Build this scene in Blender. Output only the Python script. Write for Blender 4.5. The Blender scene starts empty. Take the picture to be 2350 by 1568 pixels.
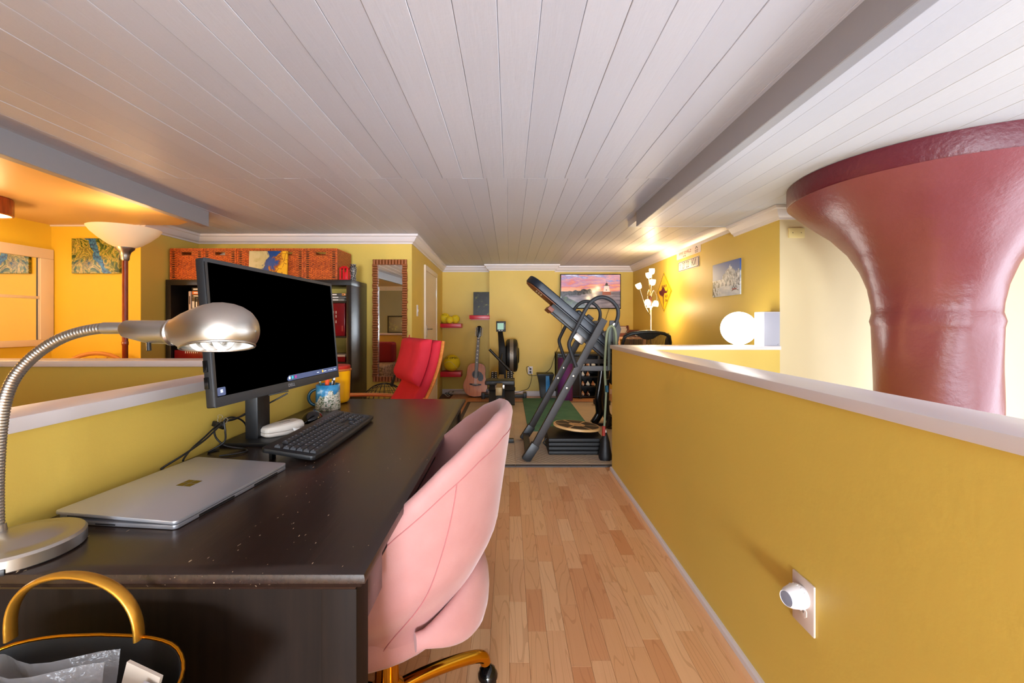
import bpy, bmesh, math, random
from mathutils import Vector, Matrix, Euler
random.seed(7)
R = math.radians
PI = math.pi
scene = bpy.context.scene
col = scene.collection

# ------------------------------------------------------------------ camera
F, CX, CY, H = 970.0, 1169.0, 740.0, 1.11      # focal length in px, vanishing point, eye height
cam_d = bpy.data.cameras.new('camera')
cam = bpy.data.objects.new('camera', cam_d); col.objects.link(cam)
cam.location = (0, 0, H); cam.rotation_euler = (R(90), 0, 0)
cam_d.sensor_width = 36; cam_d.lens = 36 * F / 2350
cam_d.shift_x = (1175 - CX) / 2350; cam_d.shift_y = -(784 - CY) / 2350
cam_d.clip_start = 0.02
scene.camera = cam
def P(px, py, Y):                               # pixel + depth -> point
    return Vector(((px - CX) / F * Y, Y, H - (py - CY) / F * Y))

# ------------------------------------------------------------------ light
w = bpy.data.worlds.new('world'); scene.world = w; w.use_nodes = True
bg = w.node_tree.nodes['Background']
bg.inputs[0].default_value = (0.75, 0.82, 1.0, 1); bg.inputs[1].default_value = 1.2
vs = scene.view_settings
vs.view_transform = 'Standard'; vs.look = 'None'; vs.gamma = 1; vs.use_curve_mapping = False
vs.exposure = 0.42
def area(name, loc, rot, sx, sy, energy, color):
    d = bpy.data.lights.new(name, 'AREA'); d.shape = 'RECTANGLE'; d.size = sx; d.size_y = sy
    d.energy = energy; d.color = color
    o = bpy.data.objects.new(name, d); col.objects.link(o); o.location = loc; o.rotation_euler = rot
    return o
def point(name, loc, energy, color, r=0.03):
    d = bpy.data.lights.new(name, 'POINT'); d.energy = energy; d.color = color; d.shadow_soft_size = r
    o = bpy.data.objects.new(name, d); col.objects.link(o); o.location = loc
    return o
DAY = (0.81, 0.89, 1.0)
WARM = (1.0, 0.72, 0.38)
# daylight at the windows: rear wall behind the camera and the tall window wall of the stairwell on the right
area('daylight_rear_window', (-0.14, -4.38, 0.65), (R(90), 0, 0), 1.5, 1.1, 320, DAY)
area('daylight_rear_window_void', (2.9, -4.38, 0.7), (R(90), 0, 0), 2.9, 2.2, 190, DAY)
area('daylight_side_window', (4.5, -0.1, -0.35), (0, R(90), 0), 3.5, 4.6, 225, DAY)

# ------------------------------------------------------------------ colour + materials
def lin(c):
    c = c / 255
    return c / 12.92 if c <= 0.04045 else ((c + 0.055) / 1.055) ** 2.4
def rgb(r, g, b): return (lin(r), lin(g), lin(b), 1)
MATS = {}
def mat(name, color, rough=0.5, metal=0.0, bump=None, var=None, spec=0.5, coat=0, emit=None, alpha=None, trans=0, sheen=0):
    """bump=(scale,strength[,distance]); var=(scale, colour2, stretch xyz)"""
    m = bpy.data.materials.new(name); m.use_nodes = True
    nt = m.node_tree; b = nt.nodes['Principled BSDF']
    c = rgb(*color)
    b.inputs['Base Color'].default_value = c
    b.inputs['Roughness'].default_value = rough; b.inputs['Metallic'].default_value = metal
    b.inputs['Specular IOR Level'].default_value = spec
    b.inputs['Coat Weight'].default_value = coat
    b.inputs['Transmission Weight'].default_value = trans
    b.inputs['Sheen Weight'].default_value = sheen
    if emit:
        b.inputs['Emission Color'].default_value = rgb(*emit[0]); b.inputs['Emission Strength'].default_value = emit[1]
    tc = nt.nodes.new('ShaderNodeTexCoord')
    if var:
        sc, c2, st = var
        mp = nt.nodes.new('ShaderNodeMapping'); mp.inputs['Scale'].default_value = st
        nt.links.new(tc.outputs['Object'], mp.inputs[0])
        n = nt.nodes.new('ShaderNodeTexNoise'); n.inputs['Scale'].default_value = sc; n.inputs['Detail'].default_value = 5
        nt.links.new(mp.outputs[0], n.inputs['Vector'])
        rp = nt.nodes.new('ShaderNodeValToRGB')
        rp.color_ramp.elements[0].position = 0.35; rp.color_ramp.elements[1].position = 0.65
        rp.color_ramp.elements[0].color = c; rp.color_ramp.elements[1].color = rgb(*c2)
        nt.links.new(n.outputs['Fac'], rp.inputs[0]); nt.links.new(rp.outputs[0], b.inputs['Base Color'])
    if bump:
        n = nt.nodes.new('ShaderNodeTexNoise'); n.inputs['Scale'].default_value = bump[0]; n.inputs['Detail'].default_value = 4
        nt.links.new(tc.outputs['Object'], n.inputs['Vector'])
        bp = nt.nodes.new('ShaderNodeBump'); bp.inputs['Strength'].default_value = bump[1]
        bp.inputs['Distance'].default_value = bump[2] if len(bump) > 2 else 0.01
        nt.links.new(n.outputs['Fac'], bp.inputs['Height']); nt.links.new(bp.outputs[0], b.inputs['Normal'])
    MATS[name] = m
    return m
def ramp(nt, fac, stops):
    rp = nt.nodes.new('ShaderNodeValToRGB'); e = rp.color_ramp.elements
    while len(e) < len(stops): e.new(0.5)
    for i, (p, c) in enumerate(stops):
        e[i].position = p; e[i].color = rgb(*c)
    nt.links.new(fac, rp.inputs[0]); return rp.outputs[0]
def noise(nt, vec, scale, detail=4, rough=0.5, dist=0.0):
    n = nt.nodes.new('ShaderNodeTexNoise'); n.inputs['Scale'].default_value = scale
    n.inputs['Detail'].default_value = detail; n.inputs['Roughness'].default_value = rough; n.inputs['Distortion'].default_value = dist
    nt.links.new(vec, n.inputs['Vector']); return n.outputs['Fac']
def mapping(nt, vec, scale=(1, 1, 1), loc=(0, 0, 0), rot=(0, 0, 0)):
    mp = nt.nodes.new('ShaderNodeMapping'); mp.inputs['Scale'].default_value = scale
    mp.inputs['Location'].default_value = loc; mp.inputs['Rotation'].default_value = rot
    nt.links.new(vec, mp.inputs[0]); return mp.outputs[0]
def mathn(nt, op, a, b=None):
    n = nt.nodes.new('ShaderNodeMath'); n.operation = op
    for i, v in enumerate((a, b)):
        if v is None: continue
        if isinstance(v, (int, float)): n.inputs[i].default_value = v
        else: nt.links.new(v, n.inputs[i])
    return n.outputs[0]
def mixc(nt, fac, a, b):
    n = nt.nodes.new('ShaderNodeMix'); n.data_type = 'RGBA'
    for s, v in ((0, fac), (6, a), (7, b)):
        if isinstance(v, (int, float)): n.inputs[s].default_value = v
        elif isinstance(v, tuple): n.inputs[s].default_value = v
        else: nt.links.new(v, n.inputs[s])
    return n.outputs[2]
def base(name, rough=0.5, metal=0.0):
    m = bpy.data.materials.new(name); m.use_nodes = True; nt = m.node_tree; b = nt.nodes['Principled BSDF']
    b.inputs['Roughness'].default_value = rough; b.inputs['Metallic'].default_value = metal
    tc = nt.nodes.new('ShaderNodeTexCoord'); MATS[name] = m
    return m, nt, b, tc
def addbump(nt, b, h, strength, dist=0.01):
    bp = nt.nodes.new('ShaderNodeBump'); bp.inputs['Strength'].default_value = strength; bp.inputs['Distance'].default_value = dist
    nt.links.new(h, bp.inputs['Height']); nt.links.new(bp.outputs[0], b.inputs['Normal'])

# ------------------------------------------------------------------ mesh builder
class MB:
    def __init__(s, M=None):
        s.v = []; s.f = []; s.M = M or Matrix()
    def add(s, vs, fs, M=None):
        M = s.M @ M if M is not None else s.M
        o = len(s.v)
        s.v += [M @ Vector(p) for p in vs]
        s.f += [tuple(i + o for i in f) for f in fs]
        return s
    def box(s, x0, x1, y0, y1, z0, z1, M=None):
        vs = [(x0,y0,z0),(x1,y0,z0),(x1,y1,z0),(x0,y1,z0),(x0,y0,z1),(x1,y0,z1),(x1,y1,z1),(x0,y1,z1)]
        return s.add(vs, [(0,3,2,1),(4,5,6,7),(0,1,5,4),(1,2,6,5),(2,3,7,6),(3,0,4,7)], M)
    def prism(s, poly, z0, z1, M=None):
        n = len(poly)
        vs = [(x, y, z0) for x, y in poly] + [(x, y, z1) for x, y in poly]
        fs = [tuple(range(n))[::-1], tuple(range(n, 2*n))] + [(i, (i+1) % n, n+(i+1) % n, n+i) for i in range(n)]
        return s.add(vs, fs, M)
    def loft(s, rings, closed=True, caps=True, M=None):
        n = len(rings[0]); vs = [p for r in rings for p in r]; fs = []
        for k in range(len(rings)-1):
            for i in range(n if closed else n-1):
                j = (i+1) % n
                fs.append((k*n+i, k*n+j, (k+1)*n+j, (k+1)*n+i))
        if caps and closed:
            fs.append(tuple(range(n))[::-1]); fs.append(tuple((len(rings)-1)*n+i for i in range(n)))
        return s.add(vs, fs, M)
    def tube(s, pts, r, n=8, closed=False, M=None, flat=None):
        pts = [Vector(p) for p in pts]; N = len(pts)
        rr = r if isinstance(r, (list, tuple)) else [r]*N
        t = []
        for i in range(N):
            a = pts[(i-1) % N] if (closed or i > 0) else pts[i]
            b = pts[(i+1) % N] if (closed or i < N-1) else pts[i]
            t.append((b-a).normalized())
        up = Vector((0,0,1)) if abs(t[0].z) < 0.9 else Vector((1,0,0))
        nrm = (up - t[0]*up.dot(t[0])).normalized(); rings = []
        for i in range(N):
            nrm = (nrm - t[i]*nrm.dot(t[i])).normalized(); bi = t[i].cross(nrm)
            fl = flat or (1, 1)
            rings.append([pts[i] + (nrm*math.cos(2*PI*k/n)*fl[0] + bi*math.sin(2*PI*k/n)*fl[1])*rr[i] for k in range(n)])
        if closed:
            rings.append(rings[0]); return s.loft(rings, True, False, M)
        return s.loft(rings, True, True, M)
    def lathe(s, prof, n=24, c=(0,0,0), M=None, caps=True):
        rings = [[(c[0]+r*math.cos(2*PI*k/n), c[1]+r*math.sin(2*PI*k/n), c[2]+z) for k in range(n)] for r, z in prof]
        return s.loft(rings, True, caps, M)
    def bar(s, a, b, w, h, M=None, up=(0,0,1)):
        a, b = Vector(a), Vector(b); t = (b-a).normalized(); u = Vector(up)
        if abs(t.dot(u)) > 0.99: u = Vector((0,1,0))
        side = t.cross(u).normalized(); u = side.cross(t)
        rings = [[p + side*sx*w/2 + u*sz*h/2 for sx, sz in ((-1,-1),(1,-1),(1,1),(-1,1))] for p in (a, b)]
        return s.loft(rings, True, True, M)
    def sphere(s, c, r, nu=20, nv=12, sc=(1,1,1), M=None):
        rings = []
        for j in range(nv+1):
            th = PI*j/nv; q = max(math.sin(th), 0.002)
            rings.append([(c[0]+r*sc[0]*q*math.cos(2*PI*k/nu), c[1]+r*sc[1]*q*math.sin(2*PI*k/nu), c[2]-r*sc[2]*math.cos(th)) for k in range(nu)])
        return s.loft(rings, True, True, M)
    def mesh(s, name, m=None, smooth=35, bevel=0, seg=2):
        me = bpy.data.meshes.new(name)
        bm = bmesh.new(); vs = [bm.verts.new(p) for p in s.v]
        for f in s.f:
            if len(set(f)) < 3: continue
            try: bm.faces.new([vs[i] for i in f])
            except ValueError: pass
        bmesh.ops.recalc_face_normals(bm, faces=bm.faces)
        if bevel:
            bmesh.ops.remove_doubles(bm, verts=bm.verts, dist=1e-6)
            ed = [e for e in bm.edges if len(e.link_faces) == 2 and e.calc_face_angle(0) > R(30)]
            bmesh.ops.bevel(bm, geom=ed, offset=bevel, segments=seg, profile=0.6, affect='EDGES', clamp_overlap=True)
        bm.to_mesh(me); bm.free()
        if smooth:
            me.polygons.foreach_set('use_smooth', [True]*len(me.polygons)); me.set_sharp_from_angle(angle=R(smooth))
        if m: me.materials.append(MATS[m] if isinstance(m, str) else m)
        return me
    def build(s, name, m, parent=None, world=False, **k):
        return obj(name, s.mesh(name, m, **k), parent, world)
def obj(name, me, parent=None, world=False):
    o = bpy.data.objects.new(name, me); col.objects.link(o)
    if parent:
        o.parent = parent
        if world: o.matrix_parent_inverse = wm(parent).inverted()
    return o
def wm(o):
    m = Matrix.LocRotScale(o.location, o.rotation_euler, o.scale)
    if o.parent: m = wm(o.parent) @ o.matrix_parent_inverse @ m
    return m
def tag(o, label, cat, group=None):
    o['label'] = label; o['category'] = cat
    if group: o['group'] = group
    return o
def thing(name, label, cat, loc=(0,0,0), rotz=0, group=None):
    o = bpy.data.objects.new(name, None); col.objects.link(o); o.empty_display_size = 0.05
    o.location = loc; o.rotation_euler = (0, 0, rotz)
    return tag(o, label, cat, group)
def struct(o): o['kind'] = 'structure'; return o
def text(name, body, size, m, parent, M, world=False, ext=0.0004, align='CENTER', xs=1.0, shear=0.0):
    cu = bpy.data.curves.new(name, 'FONT'); cu.body = body; cu.size = size; cu.extrude = ext; cu.shear = shear
    cu.align_x = align; cu.align_y = 'CENTER'; cu.resolution_u = 2
    t = bpy.data.objects.new(name+'_tmp', cu); col.objects.link(t)
    dg = bpy.context.evaluated_depsgraph_get()
    me = bpy.data.meshes.new_from_object(t.evaluated_get(dg)); bpy.data.objects.remove(t); bpy.data.curves.remove(cu)
    me.name = name; me.transform(M @ Matrix.Diagonal((xs, 1, 1, 1)))
    me.materials.clear(); me.materials.append(MATS[m])
    return obj(name, me, parent, world)
def frame(o, xa, ya):                             # matrix from origin + local x and y axes
    xa, ya = Vector(xa).normalized(), Vector(ya).normalized(); za = xa.cross(ya)
    M = Matrix((xa, ya, za)).transposed().to_4x4(); M.translation = Vector(o); return M
def sweep(prof, path, z, side=1, closed=False):   # prof (out, up) ; path xy ; side=1 profile to the left of the path
    n = len(path); rings = []
    for i in range(n):
        p = Vector(path[i]); a = Vector(path[i-1]) if i > 0 else None; b = Vector(path[i+1]) if i < n-1 else None
        d1 = (p-a).normalized() if a else (b-p).normalized(); d2 = (b-p).normalized() if b else d1
        n1 = Vector((-d1.y, d1.x))*side; n2 = Vector((-d2.y, d2.x))*side
        mt = (n1+n2).normalized(); mt = mt / max(mt.dot(n1), 0.2)
        rings.append([(p.x+mt.x*o, p.y+mt.y*o, z+u) for o, u in prof])
    return MB().loft(rings, True, True)
def copy_tree(o, parent=None):
    c = o.copy(); col.objects.link(c)
    if parent: c.parent = parent
    for ch in list(o.children): copy_tree(ch, c)
    return c
# ------------------------------------------------------------------ surface materials
def wall_mat(name, c, rough=0.5):
    m, nt, b, tc = base(name, rough)
    v = tc.outputs['Object']
    n = noise(nt, v, 1.3, 3)
    c2 = tuple(int(x*0.965) for x in c)
    nt.links.new(ramp(nt, n, [(0.3, c), (0.7, c2)]), b.inputs['Base Color'])
    addbump(nt, b, mathn(nt, 'ADD', noise(nt, v, 55, 5), mathn(nt, 'MULTIPLY', noise(nt, v, 6, 2), 2.0)), 0.05, 0.01)
    return m
wall_mat('yellow_paint', (224, 192, 88))
wall_mat('yellow_paint_warm_lit', (232, 194, 54))  # same yellow paint with the alcove's warm lamplight put into the colour
wall_mat('cream_paint', (226, 207, 162))
wall_mat('sage_paint', (150, 154, 138))
m, nt, b, tc = base('ceiling_paint', 0.42)
v = tc.outputs['Object']
b.inputs['Specular IOR Level'].default_value = 0.25
oi = nt.nodes.new('ShaderNodeObjectInfo')
nt.links.new(ramp(nt, oi.outputs['Random'], [(0, (194, 194, 202)), (1, (202, 202, 209))]), b.inputs['Base Color'])
vv = mapping(nt, v, (1, 0.25, 1))
h1 = noise(nt, mapping(nt, v, (6, 0.6, 1)), 6, 6, 0.6)
vo = nt.nodes.new('ShaderNodeTexVoronoi'); vo.inputs['Scale'].default_value = 9
nt.links.new(vv, vo.inputs['Vector'])
spots = mathn(nt, 'LESS_THAN', vo.outputs['Distance'], 0.07)
addbump(nt, b, mathn(nt, 'ADD', mathn(nt, 'ADD', mathn(nt, 'MULTIPLY', noise(nt, v, 45, 5), 0.5), h1), mathn(nt, 'MULTIPLY', spots, 0.35)), 0.22, 0.006)
mat('ceiling_smooth', (212, 178, 122), 0.4, bump=(5, 0.1, 0.01))  # tan base colour carries the orange lamp glow on the low ceiling
mat('beam_paint', (150, 150, 156), 0.42, bump=(30, 0.12, 0.006))
mat('trim_white', (226, 218, 218), 0.35, bump=(40, 0.05, 0.004))
mat('door_white', (230, 212, 190), 0.4, bump=(20, 0.05))
mat('dark_joint', (70, 52, 30), 0.8)
mat('subfloor', (120, 78, 44), 0.8)
def wood_floor(name, stops, rand=True):
    m, nt, b, tc = base(name, 0.33)
    v = tc.outputs['Object']
    oi = nt.nodes.new('ShaderNodeObjectInfo')
    va = nt.nodes.new('ShaderNodeVectorMath'); va.operation = 'ADD'
    cm = nt.nodes.new('ShaderNodeCombineXYZ')
    for i, k in enumerate((13.0, 37.0, 7.0)): nt.links.new(mathn(nt, 'MULTIPLY', oi.outputs['Random'], k), cm.inputs[i])
    nt.links.new(v, va.inputs[0]); nt.links.new(cm.outputs[0], va.inputs[1])
    vr = va.outputs[0]
    big = noise(nt, mapping(nt, vr, (11, 1.1, 1)), 1.5, 1, 0.4, 0.3)
    rings = mathn(nt, 'FRACT', mathn(nt, 'MULTIPLY', big, 9))
    ringl = mathn(nt, 'MULTIPLY', mathn(nt, 'LESS_THAN', rings, 0.14), 0.32)
    fine = noise(nt, mapping(nt, vr, (120, 3, 1)), 1.0, 4, 0.7)
    c0 = ramp(nt, oi.outputs['Random'], stops)
    c1 = mixc(nt, mathn(nt, 'MULTIPLY', fine, 0.34), c0, rgb(198, 136, 84))
    c2 = mixc(nt, ringl, c1, rgb(184, 118, 70))
    nt.links.new(c2, b.inputs['Base Color'])
    addbump(nt, b, fine, 0.04, 0.002)
    return m
wood_floor('floor_wood', [(0.0, (234, 180, 130)), (0.25, (242, 194, 144)), (0.5, (220, 156, 108)), (0.75, (250, 206, 158)), (1.0, (230, 168, 118))])

# ------------------------------------------------------------------ layout
ZC, ZL = H + 0.868, H + 0.817                    # main and lower ceiling
CAPZ = 0.943                                     # top of the half walls
XR, YTV, YBUMP, YBEIGE = 1.92, 6.56, 6.38, 3.0
XHR, XHL = 0.757, -0.878                         # faces of the right and left half walls
YLB = 4.21; XLB0, XLB1 = -3.099, -0.972          # wall behind the bookcase
YALC, XALC = 3.553, -3.85
ZB = -2.4                                        # lower storey floor
YREAR = -4.5; YRL = -1.3                          # rear walls: corridor, and left of the stairs

# floor
fl = struct(MB().prism([(-0.98, YREAR), (0.88, YREAR), (0.88, 3.0), (XR+.1, 3.0), (XR+.1, YTV+.1), (-1.2, YTV+.1), (-1.2, YLB+.1), (XALC, YLB+.1), (XALC, 1.85), (-0.98, 1.85)][::1], -0.2, -0.010).build('floor', 'subfloor', smooth=0))
pw = 0.0664; plank_meshes = {}
def plank_mesh(L):
    if L not in plank_meshes:
        plank_meshes[L] = MB().box(-pw/2+.0003, pw/2-.0003, .0004, L-.0004, -0.010, 0).mesh('plank', 'floor_wood', smooth=0, bevel=0.0005, seg=1)
    return plank_meshes[L]
LENS = [0.24, 0.30, 0.36, 0.44, 0.52]
nplank = 0
rest = MB()
for k in range(-14, 12):
    x = (k+0.5)*pw
    if x > 0.74: continue
    y = YREAR + random.random()*0.3
    ymax = 3.308
    while y < ymax:
        L = random.choice(LENS)
        L = min(L, round(ymax-y+1e-4, 3))
        if L < .02: break
        if y + L > 0.95 and k >= -4 and nplank < 290:
            o = obj('plank', plank_mesh(L), fl); o.location = (x, y, 0); nplank += 1
        else: rest.box(x-pw/2+.0003, x+pw/2-.0003, y+.0004, y+L-.0004, -0.010, 0)
        y += L
for k in range(-58, 29):                          # rest of the floor
    x = (k+0.5)*pw
    for (y0, y1, xa, xb) in ((3.31, YTV-.005, -0.88, XR-.02), (1.96, 4.2, -3.84, -0.89), (3.125, 3.309, 0.735, XR-.02)):
        if not (xa <= x <= xb): continue
        y = y0 + 0
        first = True
        while y < y1:
            L = random.choice(LENS) * (random.random() if first else 1); first = False
            L = min(L, y1-y)
            rest.box(x-pw/2+.0003, x+pw/2-.0003, y+.0004, y+L-.0004, -0.010, 0); y += L
ro = rest.build('far_planks', 'floor_wood', fl, smooth=0); ro['kind'] = 'stuff'
struct(MB().box(XALC-.1, 4.7, YREAR-.1, 3.1, ZB-.1, ZB).build('floor_lower', 'beam_paint', smooth=0))

# ceiling: boards on a backing
ce = struct(MB().box(-3.3, XR+.1, YREAR, YTV+.1, ZC+.016, ZC+.1).build('ceiling', 'dark_joint', smooth=0))
bw = 0.1225
def boards(x0, y0, y1, xa, xb, z, parent, cuts=None):
    mc = {}
    k0 = math.floor((xa-x0)/bw); k = k0
    while x0+k*bw < xb - 0.02:
        l, r = max(x0+k*bw, xa), min(x0+(k+1)*bw, xb); k += 1
        if r-l < 0.02: continue
        key = round(r-l, 4)
        if key not in mc:
            wd = r-l
            nseg = max(2, int((y1-y0)/0.12)); rg = []
            rng = random.Random(3+len(mc))
            for i in range(nseg+1):
                yy = y0+(y1-y0)*i/nseg; e1, e2 = (rng.uniform(0, .0006) for _ in range(2)); dz = rng.uniform(-.0008, .0008)
                rg.append([(-wd/2+e1, yy, .016), (wd/2-e2, yy, .016), (wd/2-e2, yy, .002+dz), (wd/2-.0016-e2, yy, dz), (-wd/2+.0016+e1, yy, dz), (-wd/2+e1, yy, .002+dz)])
            mc[key] = MB().loft(rg).mesh('ceiling_board', 'ceiling_paint', smooth=20)
        o = obj('ceiling_board', mc[key], parent); o.location = ((l+r)/2, 0, z + random.uniform(0, .0016))
        o.rotation_euler = (0, random.uniform(-.007, .007), 0)
boards(-0.157, YREAR, 2.55, -2.45, 1.05, ZC, ce)
boards(-0.157+0.02, 2.552, YTV, -3.10, XR, ZC, ce)
cr = struct(MB().box(1.03, 4.7, YREAR, 3.63, ZL+.016, ZL+.2).build('ceiling_right', 'dark_joint', smooth=0))
boards(1.03, YREAR, 3.63, 1.03, 4.6, ZL, cr)
struct(MB().box(1.02, XR, 3.60, 3.635, ZL-.001, ZC+.02).box(1.02, 1.032, 3.25, 3.60, ZL-.001, ZC+.02).build('trim_1', 'ceiling_paint', smooth=0))
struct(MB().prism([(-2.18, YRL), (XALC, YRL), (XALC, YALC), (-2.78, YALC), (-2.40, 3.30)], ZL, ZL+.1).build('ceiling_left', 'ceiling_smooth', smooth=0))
# beams
def beam(name, xa, ya, xb, yb, wd, z0):
    s = -1 if xa < 0 else 1
    struct(MB().prism([(xa, ya), (xb, yb), (xb+s*wd, yb), (xa+s*wd, ya)], z0, ZC+.02).build(name, 'beam_paint', smooth=0, bevel=0.006))
beam('trim_2', 0.86, YREAR, 0.995, 3.32, 0.052, H+0.752)
beam('trim_3', -2.05, YRL, -2.365, 3.33, 0.06, H+0.752)

# walls
def wallbox(name, x0, x1, y0, y1, z0, z1, m='yellow_paint', bev=0.0):
    return struct(MB().box(x0, x1, y0, y1, z0, z1).build(name, m, smooth=0 if not bev else 35, bevel=bev))
wallbox('wall_tv', -1.2, XR+.1, YTV, YTV+.1, 0, ZC+.05)
wallbox('wall_bump', -0.3026, 0.684, YBUMP, YTV, 0, ZC+.02)
wallbox('wall_right', XR, XR+.1, YBEIGE+.004, YTV, 0, ZC+.05)
wallbox('wall_stairwell', XR, 4.7, YBEIGE, YBEIGE+.0038, ZB, ZL+.05, 'cream_paint')
struct(MB().prism([(XLB1, YLB+.004), (-1.041, YTV), (-1.15, YTV), (-1.15, YLB+.004)], 0, ZC+.02).build('wall_door', 'yellow_paint', smooth=0))
wallbox('wall_bookcase', XLB0-.1, XLB1, YLB, YLB+.1, 0, ZC+.02)
wallbox('wall_left', XLB0-.1, XLB0, YALC+.004, YLB, 0, ZC+.02)
wallbox('wall_alcove', XALC-.1, XLB0, YALC, YALC+.0038, 0, ZL+.02, 'yellow_paint_warm_lit')
wallbox('wall_alcove_side', XALC-.1, XALC, YRL, YALC, ZB, ZL+.02, 'yellow_paint_warm_lit')
# rear wall with window openings
mb = MB()
ops = [(-0.90, 0.62, 0.08, 1.25), (1.45, 4.35, -0.4, 1.8)]
wallbox('wall_rear_left', XALC-.1, -0.98, YRL-.1, YRL, ZB, ZC+.05, 'sage_paint')
wallbox('wall_corridor', -1.08, -0.98, YREAR, YRL-.1, ZB, ZC+.05, 'sage_paint')
xs = [-1.08] + [q for o in ops for q in o[:2]] + [4.7]
for i in range(0, len(xs), 2): mb.box(xs[i], xs[i+1], YREAR-.12, YREAR, ZB, ZC+.05)
for a, b_, z0, z1 in ops: mb.box(a, b_, YREAR-.12, YREAR, ZB, z0); mb.box(a, b_, YREAR-.12, YREAR, z1, ZC+.05)
struct(mb.build('wall_rear', 'sage_paint', smooth=0))
mb = MB(); mb.box(4.6, 4.72, YREAR, -2.5, ZB, ZL+.1); mb.box(4.6, 4.72, 2.3, 3.1, ZB, ZL+.1)
mb.box(4.6, 4.72, -2.5, 2.3, ZB, -2.2); mb.box(4.6, 4.72, -2.5, 2.3, 1.5, ZL+.1)
struct(mb.build('wall_void', 'cream_paint', smooth=0))
mat('window_glass', (235, 242, 250), 0.02, trans=1.0, spec=0.5)
def window(n, M, w_, h_):
    fr = MB(M)
    for x in (0, w_/2-.02, w_-.05): fr.box(x, x+.05, -.03, .03, 0, h_)
    for z in (0, h_-.05): fr.box(0, w_, -.03, .03, z, z+.05)
    o = struct(fr.build('window_%d' % n, 'trim_white', smooth=0))
    MB(M).box(.03, w_-.03, -.003, .003, .03, h_-.03).build('pane', 'window_glass', o, smooth=0)
for i, (a, b_, z0, z1) in enumerate(ops): window(i+2, Matrix.Translation((a, YREAR-.07, z0)), b_-a, z1-z0)
window(5, Matrix.Translation((4.66, -2.5, -2.2)) @ Matrix.Rotation(R(90), 4, 'Z'), 4.8, 3.7)

# half walls with painted wooden caps
def capped(name, poly_wall, poly_cap, n, mat_='yellow_paint'):
    struct(MB().prism(poly_wall, 0 if n in (4,) else ZB, CAPZ-.028).build(name, mat_, smooth=0))
    struct(MB().prism(poly_cap, CAPZ-.028, CAPZ).build('trim_%d' % n, 'trim_white', bevel=0.004))
capped('wall_half_right', [(XHR, YREAR), (XHR+.115, YREAR), (XHR+.115, YBEIGE), (XR, YBEIGE), (XR, 3.12), (XHR, 3.12)],
       [(XHR-.012, YREAR), (XHR+.135, YREAR), (XHR+.135, YBEIGE-.018), (XR-.001, YBEIGE-.018), (XR-.001, 3.135), (XHR-.012, 3.135)], 5)
capped('wall_half_left', [(XHL, YRL), (XHL, 1.95), (XALC, 1.95), (XALC, 1.86), (XHL-.09, 1.86), (XHL-.09, YRL)],
       [(XHL+.011, YRL), (XHL+.011, 1.965), (XALC, 1.965), (XALC, 1.845), (XHL-.105, 1.845), (XHL-.105, YRL)], 6)

# crown mouldings
CROWN = [(0, -.088), (.010, -.088), (.013, -.076), (.03, -.066), (.052, -.034), (.056, -.024), (.07, -.020), (.074, -.008), (.074, 0), (0, 0)]
def crown(n, path, z, side): struct(sweep(CROWN, path, z, side).build('trim_%d' % n, 'trim_white', smooth=25))
crown(7, [(XLB0, YALC), (XLB0, YLB), (XLB1, YLB), (-1.041, YTV), (-0.3026, YTV), (-0.3026, YBUMP), (0.684, YBUMP), (0.684, YTV), (XR, YTV), (XR, 3.64)], ZC, -1)
crown(8, [(XR, 3.60), (XR, YBEIGE), (4.6, YBEIGE)], ZL, -1)
struct(MB().box(XALC, XLB0, YALC-.012, YALC, ZL-.012, ZL).build('trim_9', 'trim_white', smooth=0))
crown(12, [(-0.98, YRL), (XALC, YRL)], ZL, -1)
# baseboards
def skirt(name, path, h_, t_, side):
    struct(sweep([(0, 0), (t_, 0), (t_, h_-.006), (t_-.004, h_), (0, h_)], path, 0, side).build(name, 'trim_white', smooth=25))
skirt('baseboard_right', [(XHR, YREAR), (XHR, 3.12), (XR, 3.12)], 0.042, 0.013, 1)
struct(sweep([(0, 0), (.018, 0), (.016, .009), (.009, .016), (0, .018)], [(XHR-.013, YREAR), (XHR-.013, 3.12)], 0, 1).build('trim_10', 'floor_wood', smooth=60))
skirt('baseboard_back', [(-1.041, YTV), (-0.3026, YTV), (-0.3026, YBUMP), (0.684, YBUMP), (0.684, YTV), (XR, YTV)], 0.075, 0.013, -1)
skirt('baseboard_left', [(XLB0, 2.0), (XLB0, YLB), (XLB1, YLB), (XLB1-.02, 4.85)], 0.075, 0.013, -1)

# mushroom column
m, nt, b, tc = base('column_paint', 0.3)
v = tc.outputs['Object']
nt.links.new(ramp(nt, noise(nt, v, 2.2, 4), [(0.3, (118, 52, 54)), (0.7, (126, 60, 66))]), b.inputs['Base Color'])
cr1 = nt.nodes.new('ShaderNodeTexVoronoi'); cr1.feature = 'DISTANCE_TO_EDGE'; cr1.inputs['Scale'].default_value = 3.2
nt.links.new(mixc(nt, 0.25, v, v), cr1.inputs['Vector'])
nd = nt.nodes.new('ShaderNodeTexNoise'); nd.inputs['Scale'].default_value = 5
nt.links.new(v, nd.inputs['Vector'])
nt.links.new(mixc(nt, 0.18, v, nd.outputs['Color']), cr1.inputs['Vector'])
crack = mathn(nt, 'MULTIPLY', mathn(nt, 'LESS_THAN', cr1.outputs['Distance'], 0.006), 0.5)
addbump(nt, b, mathn(nt, 'ADD', mathn(nt, 'ADD', mathn(nt, 'MULTIPLY', noise(nt, v, 40, 6, 0.6), 0.6), mathn(nt, 'MULTIPLY', noise(nt, v, 7, 4), 1.6)), crack), 0.2, 0.012)
mat('column_rim_paint', (92, 22, 36), 0.4, bump=(40, 0.3, 0.01))
XCOL, YCOL = 2.321, 2.317
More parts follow.
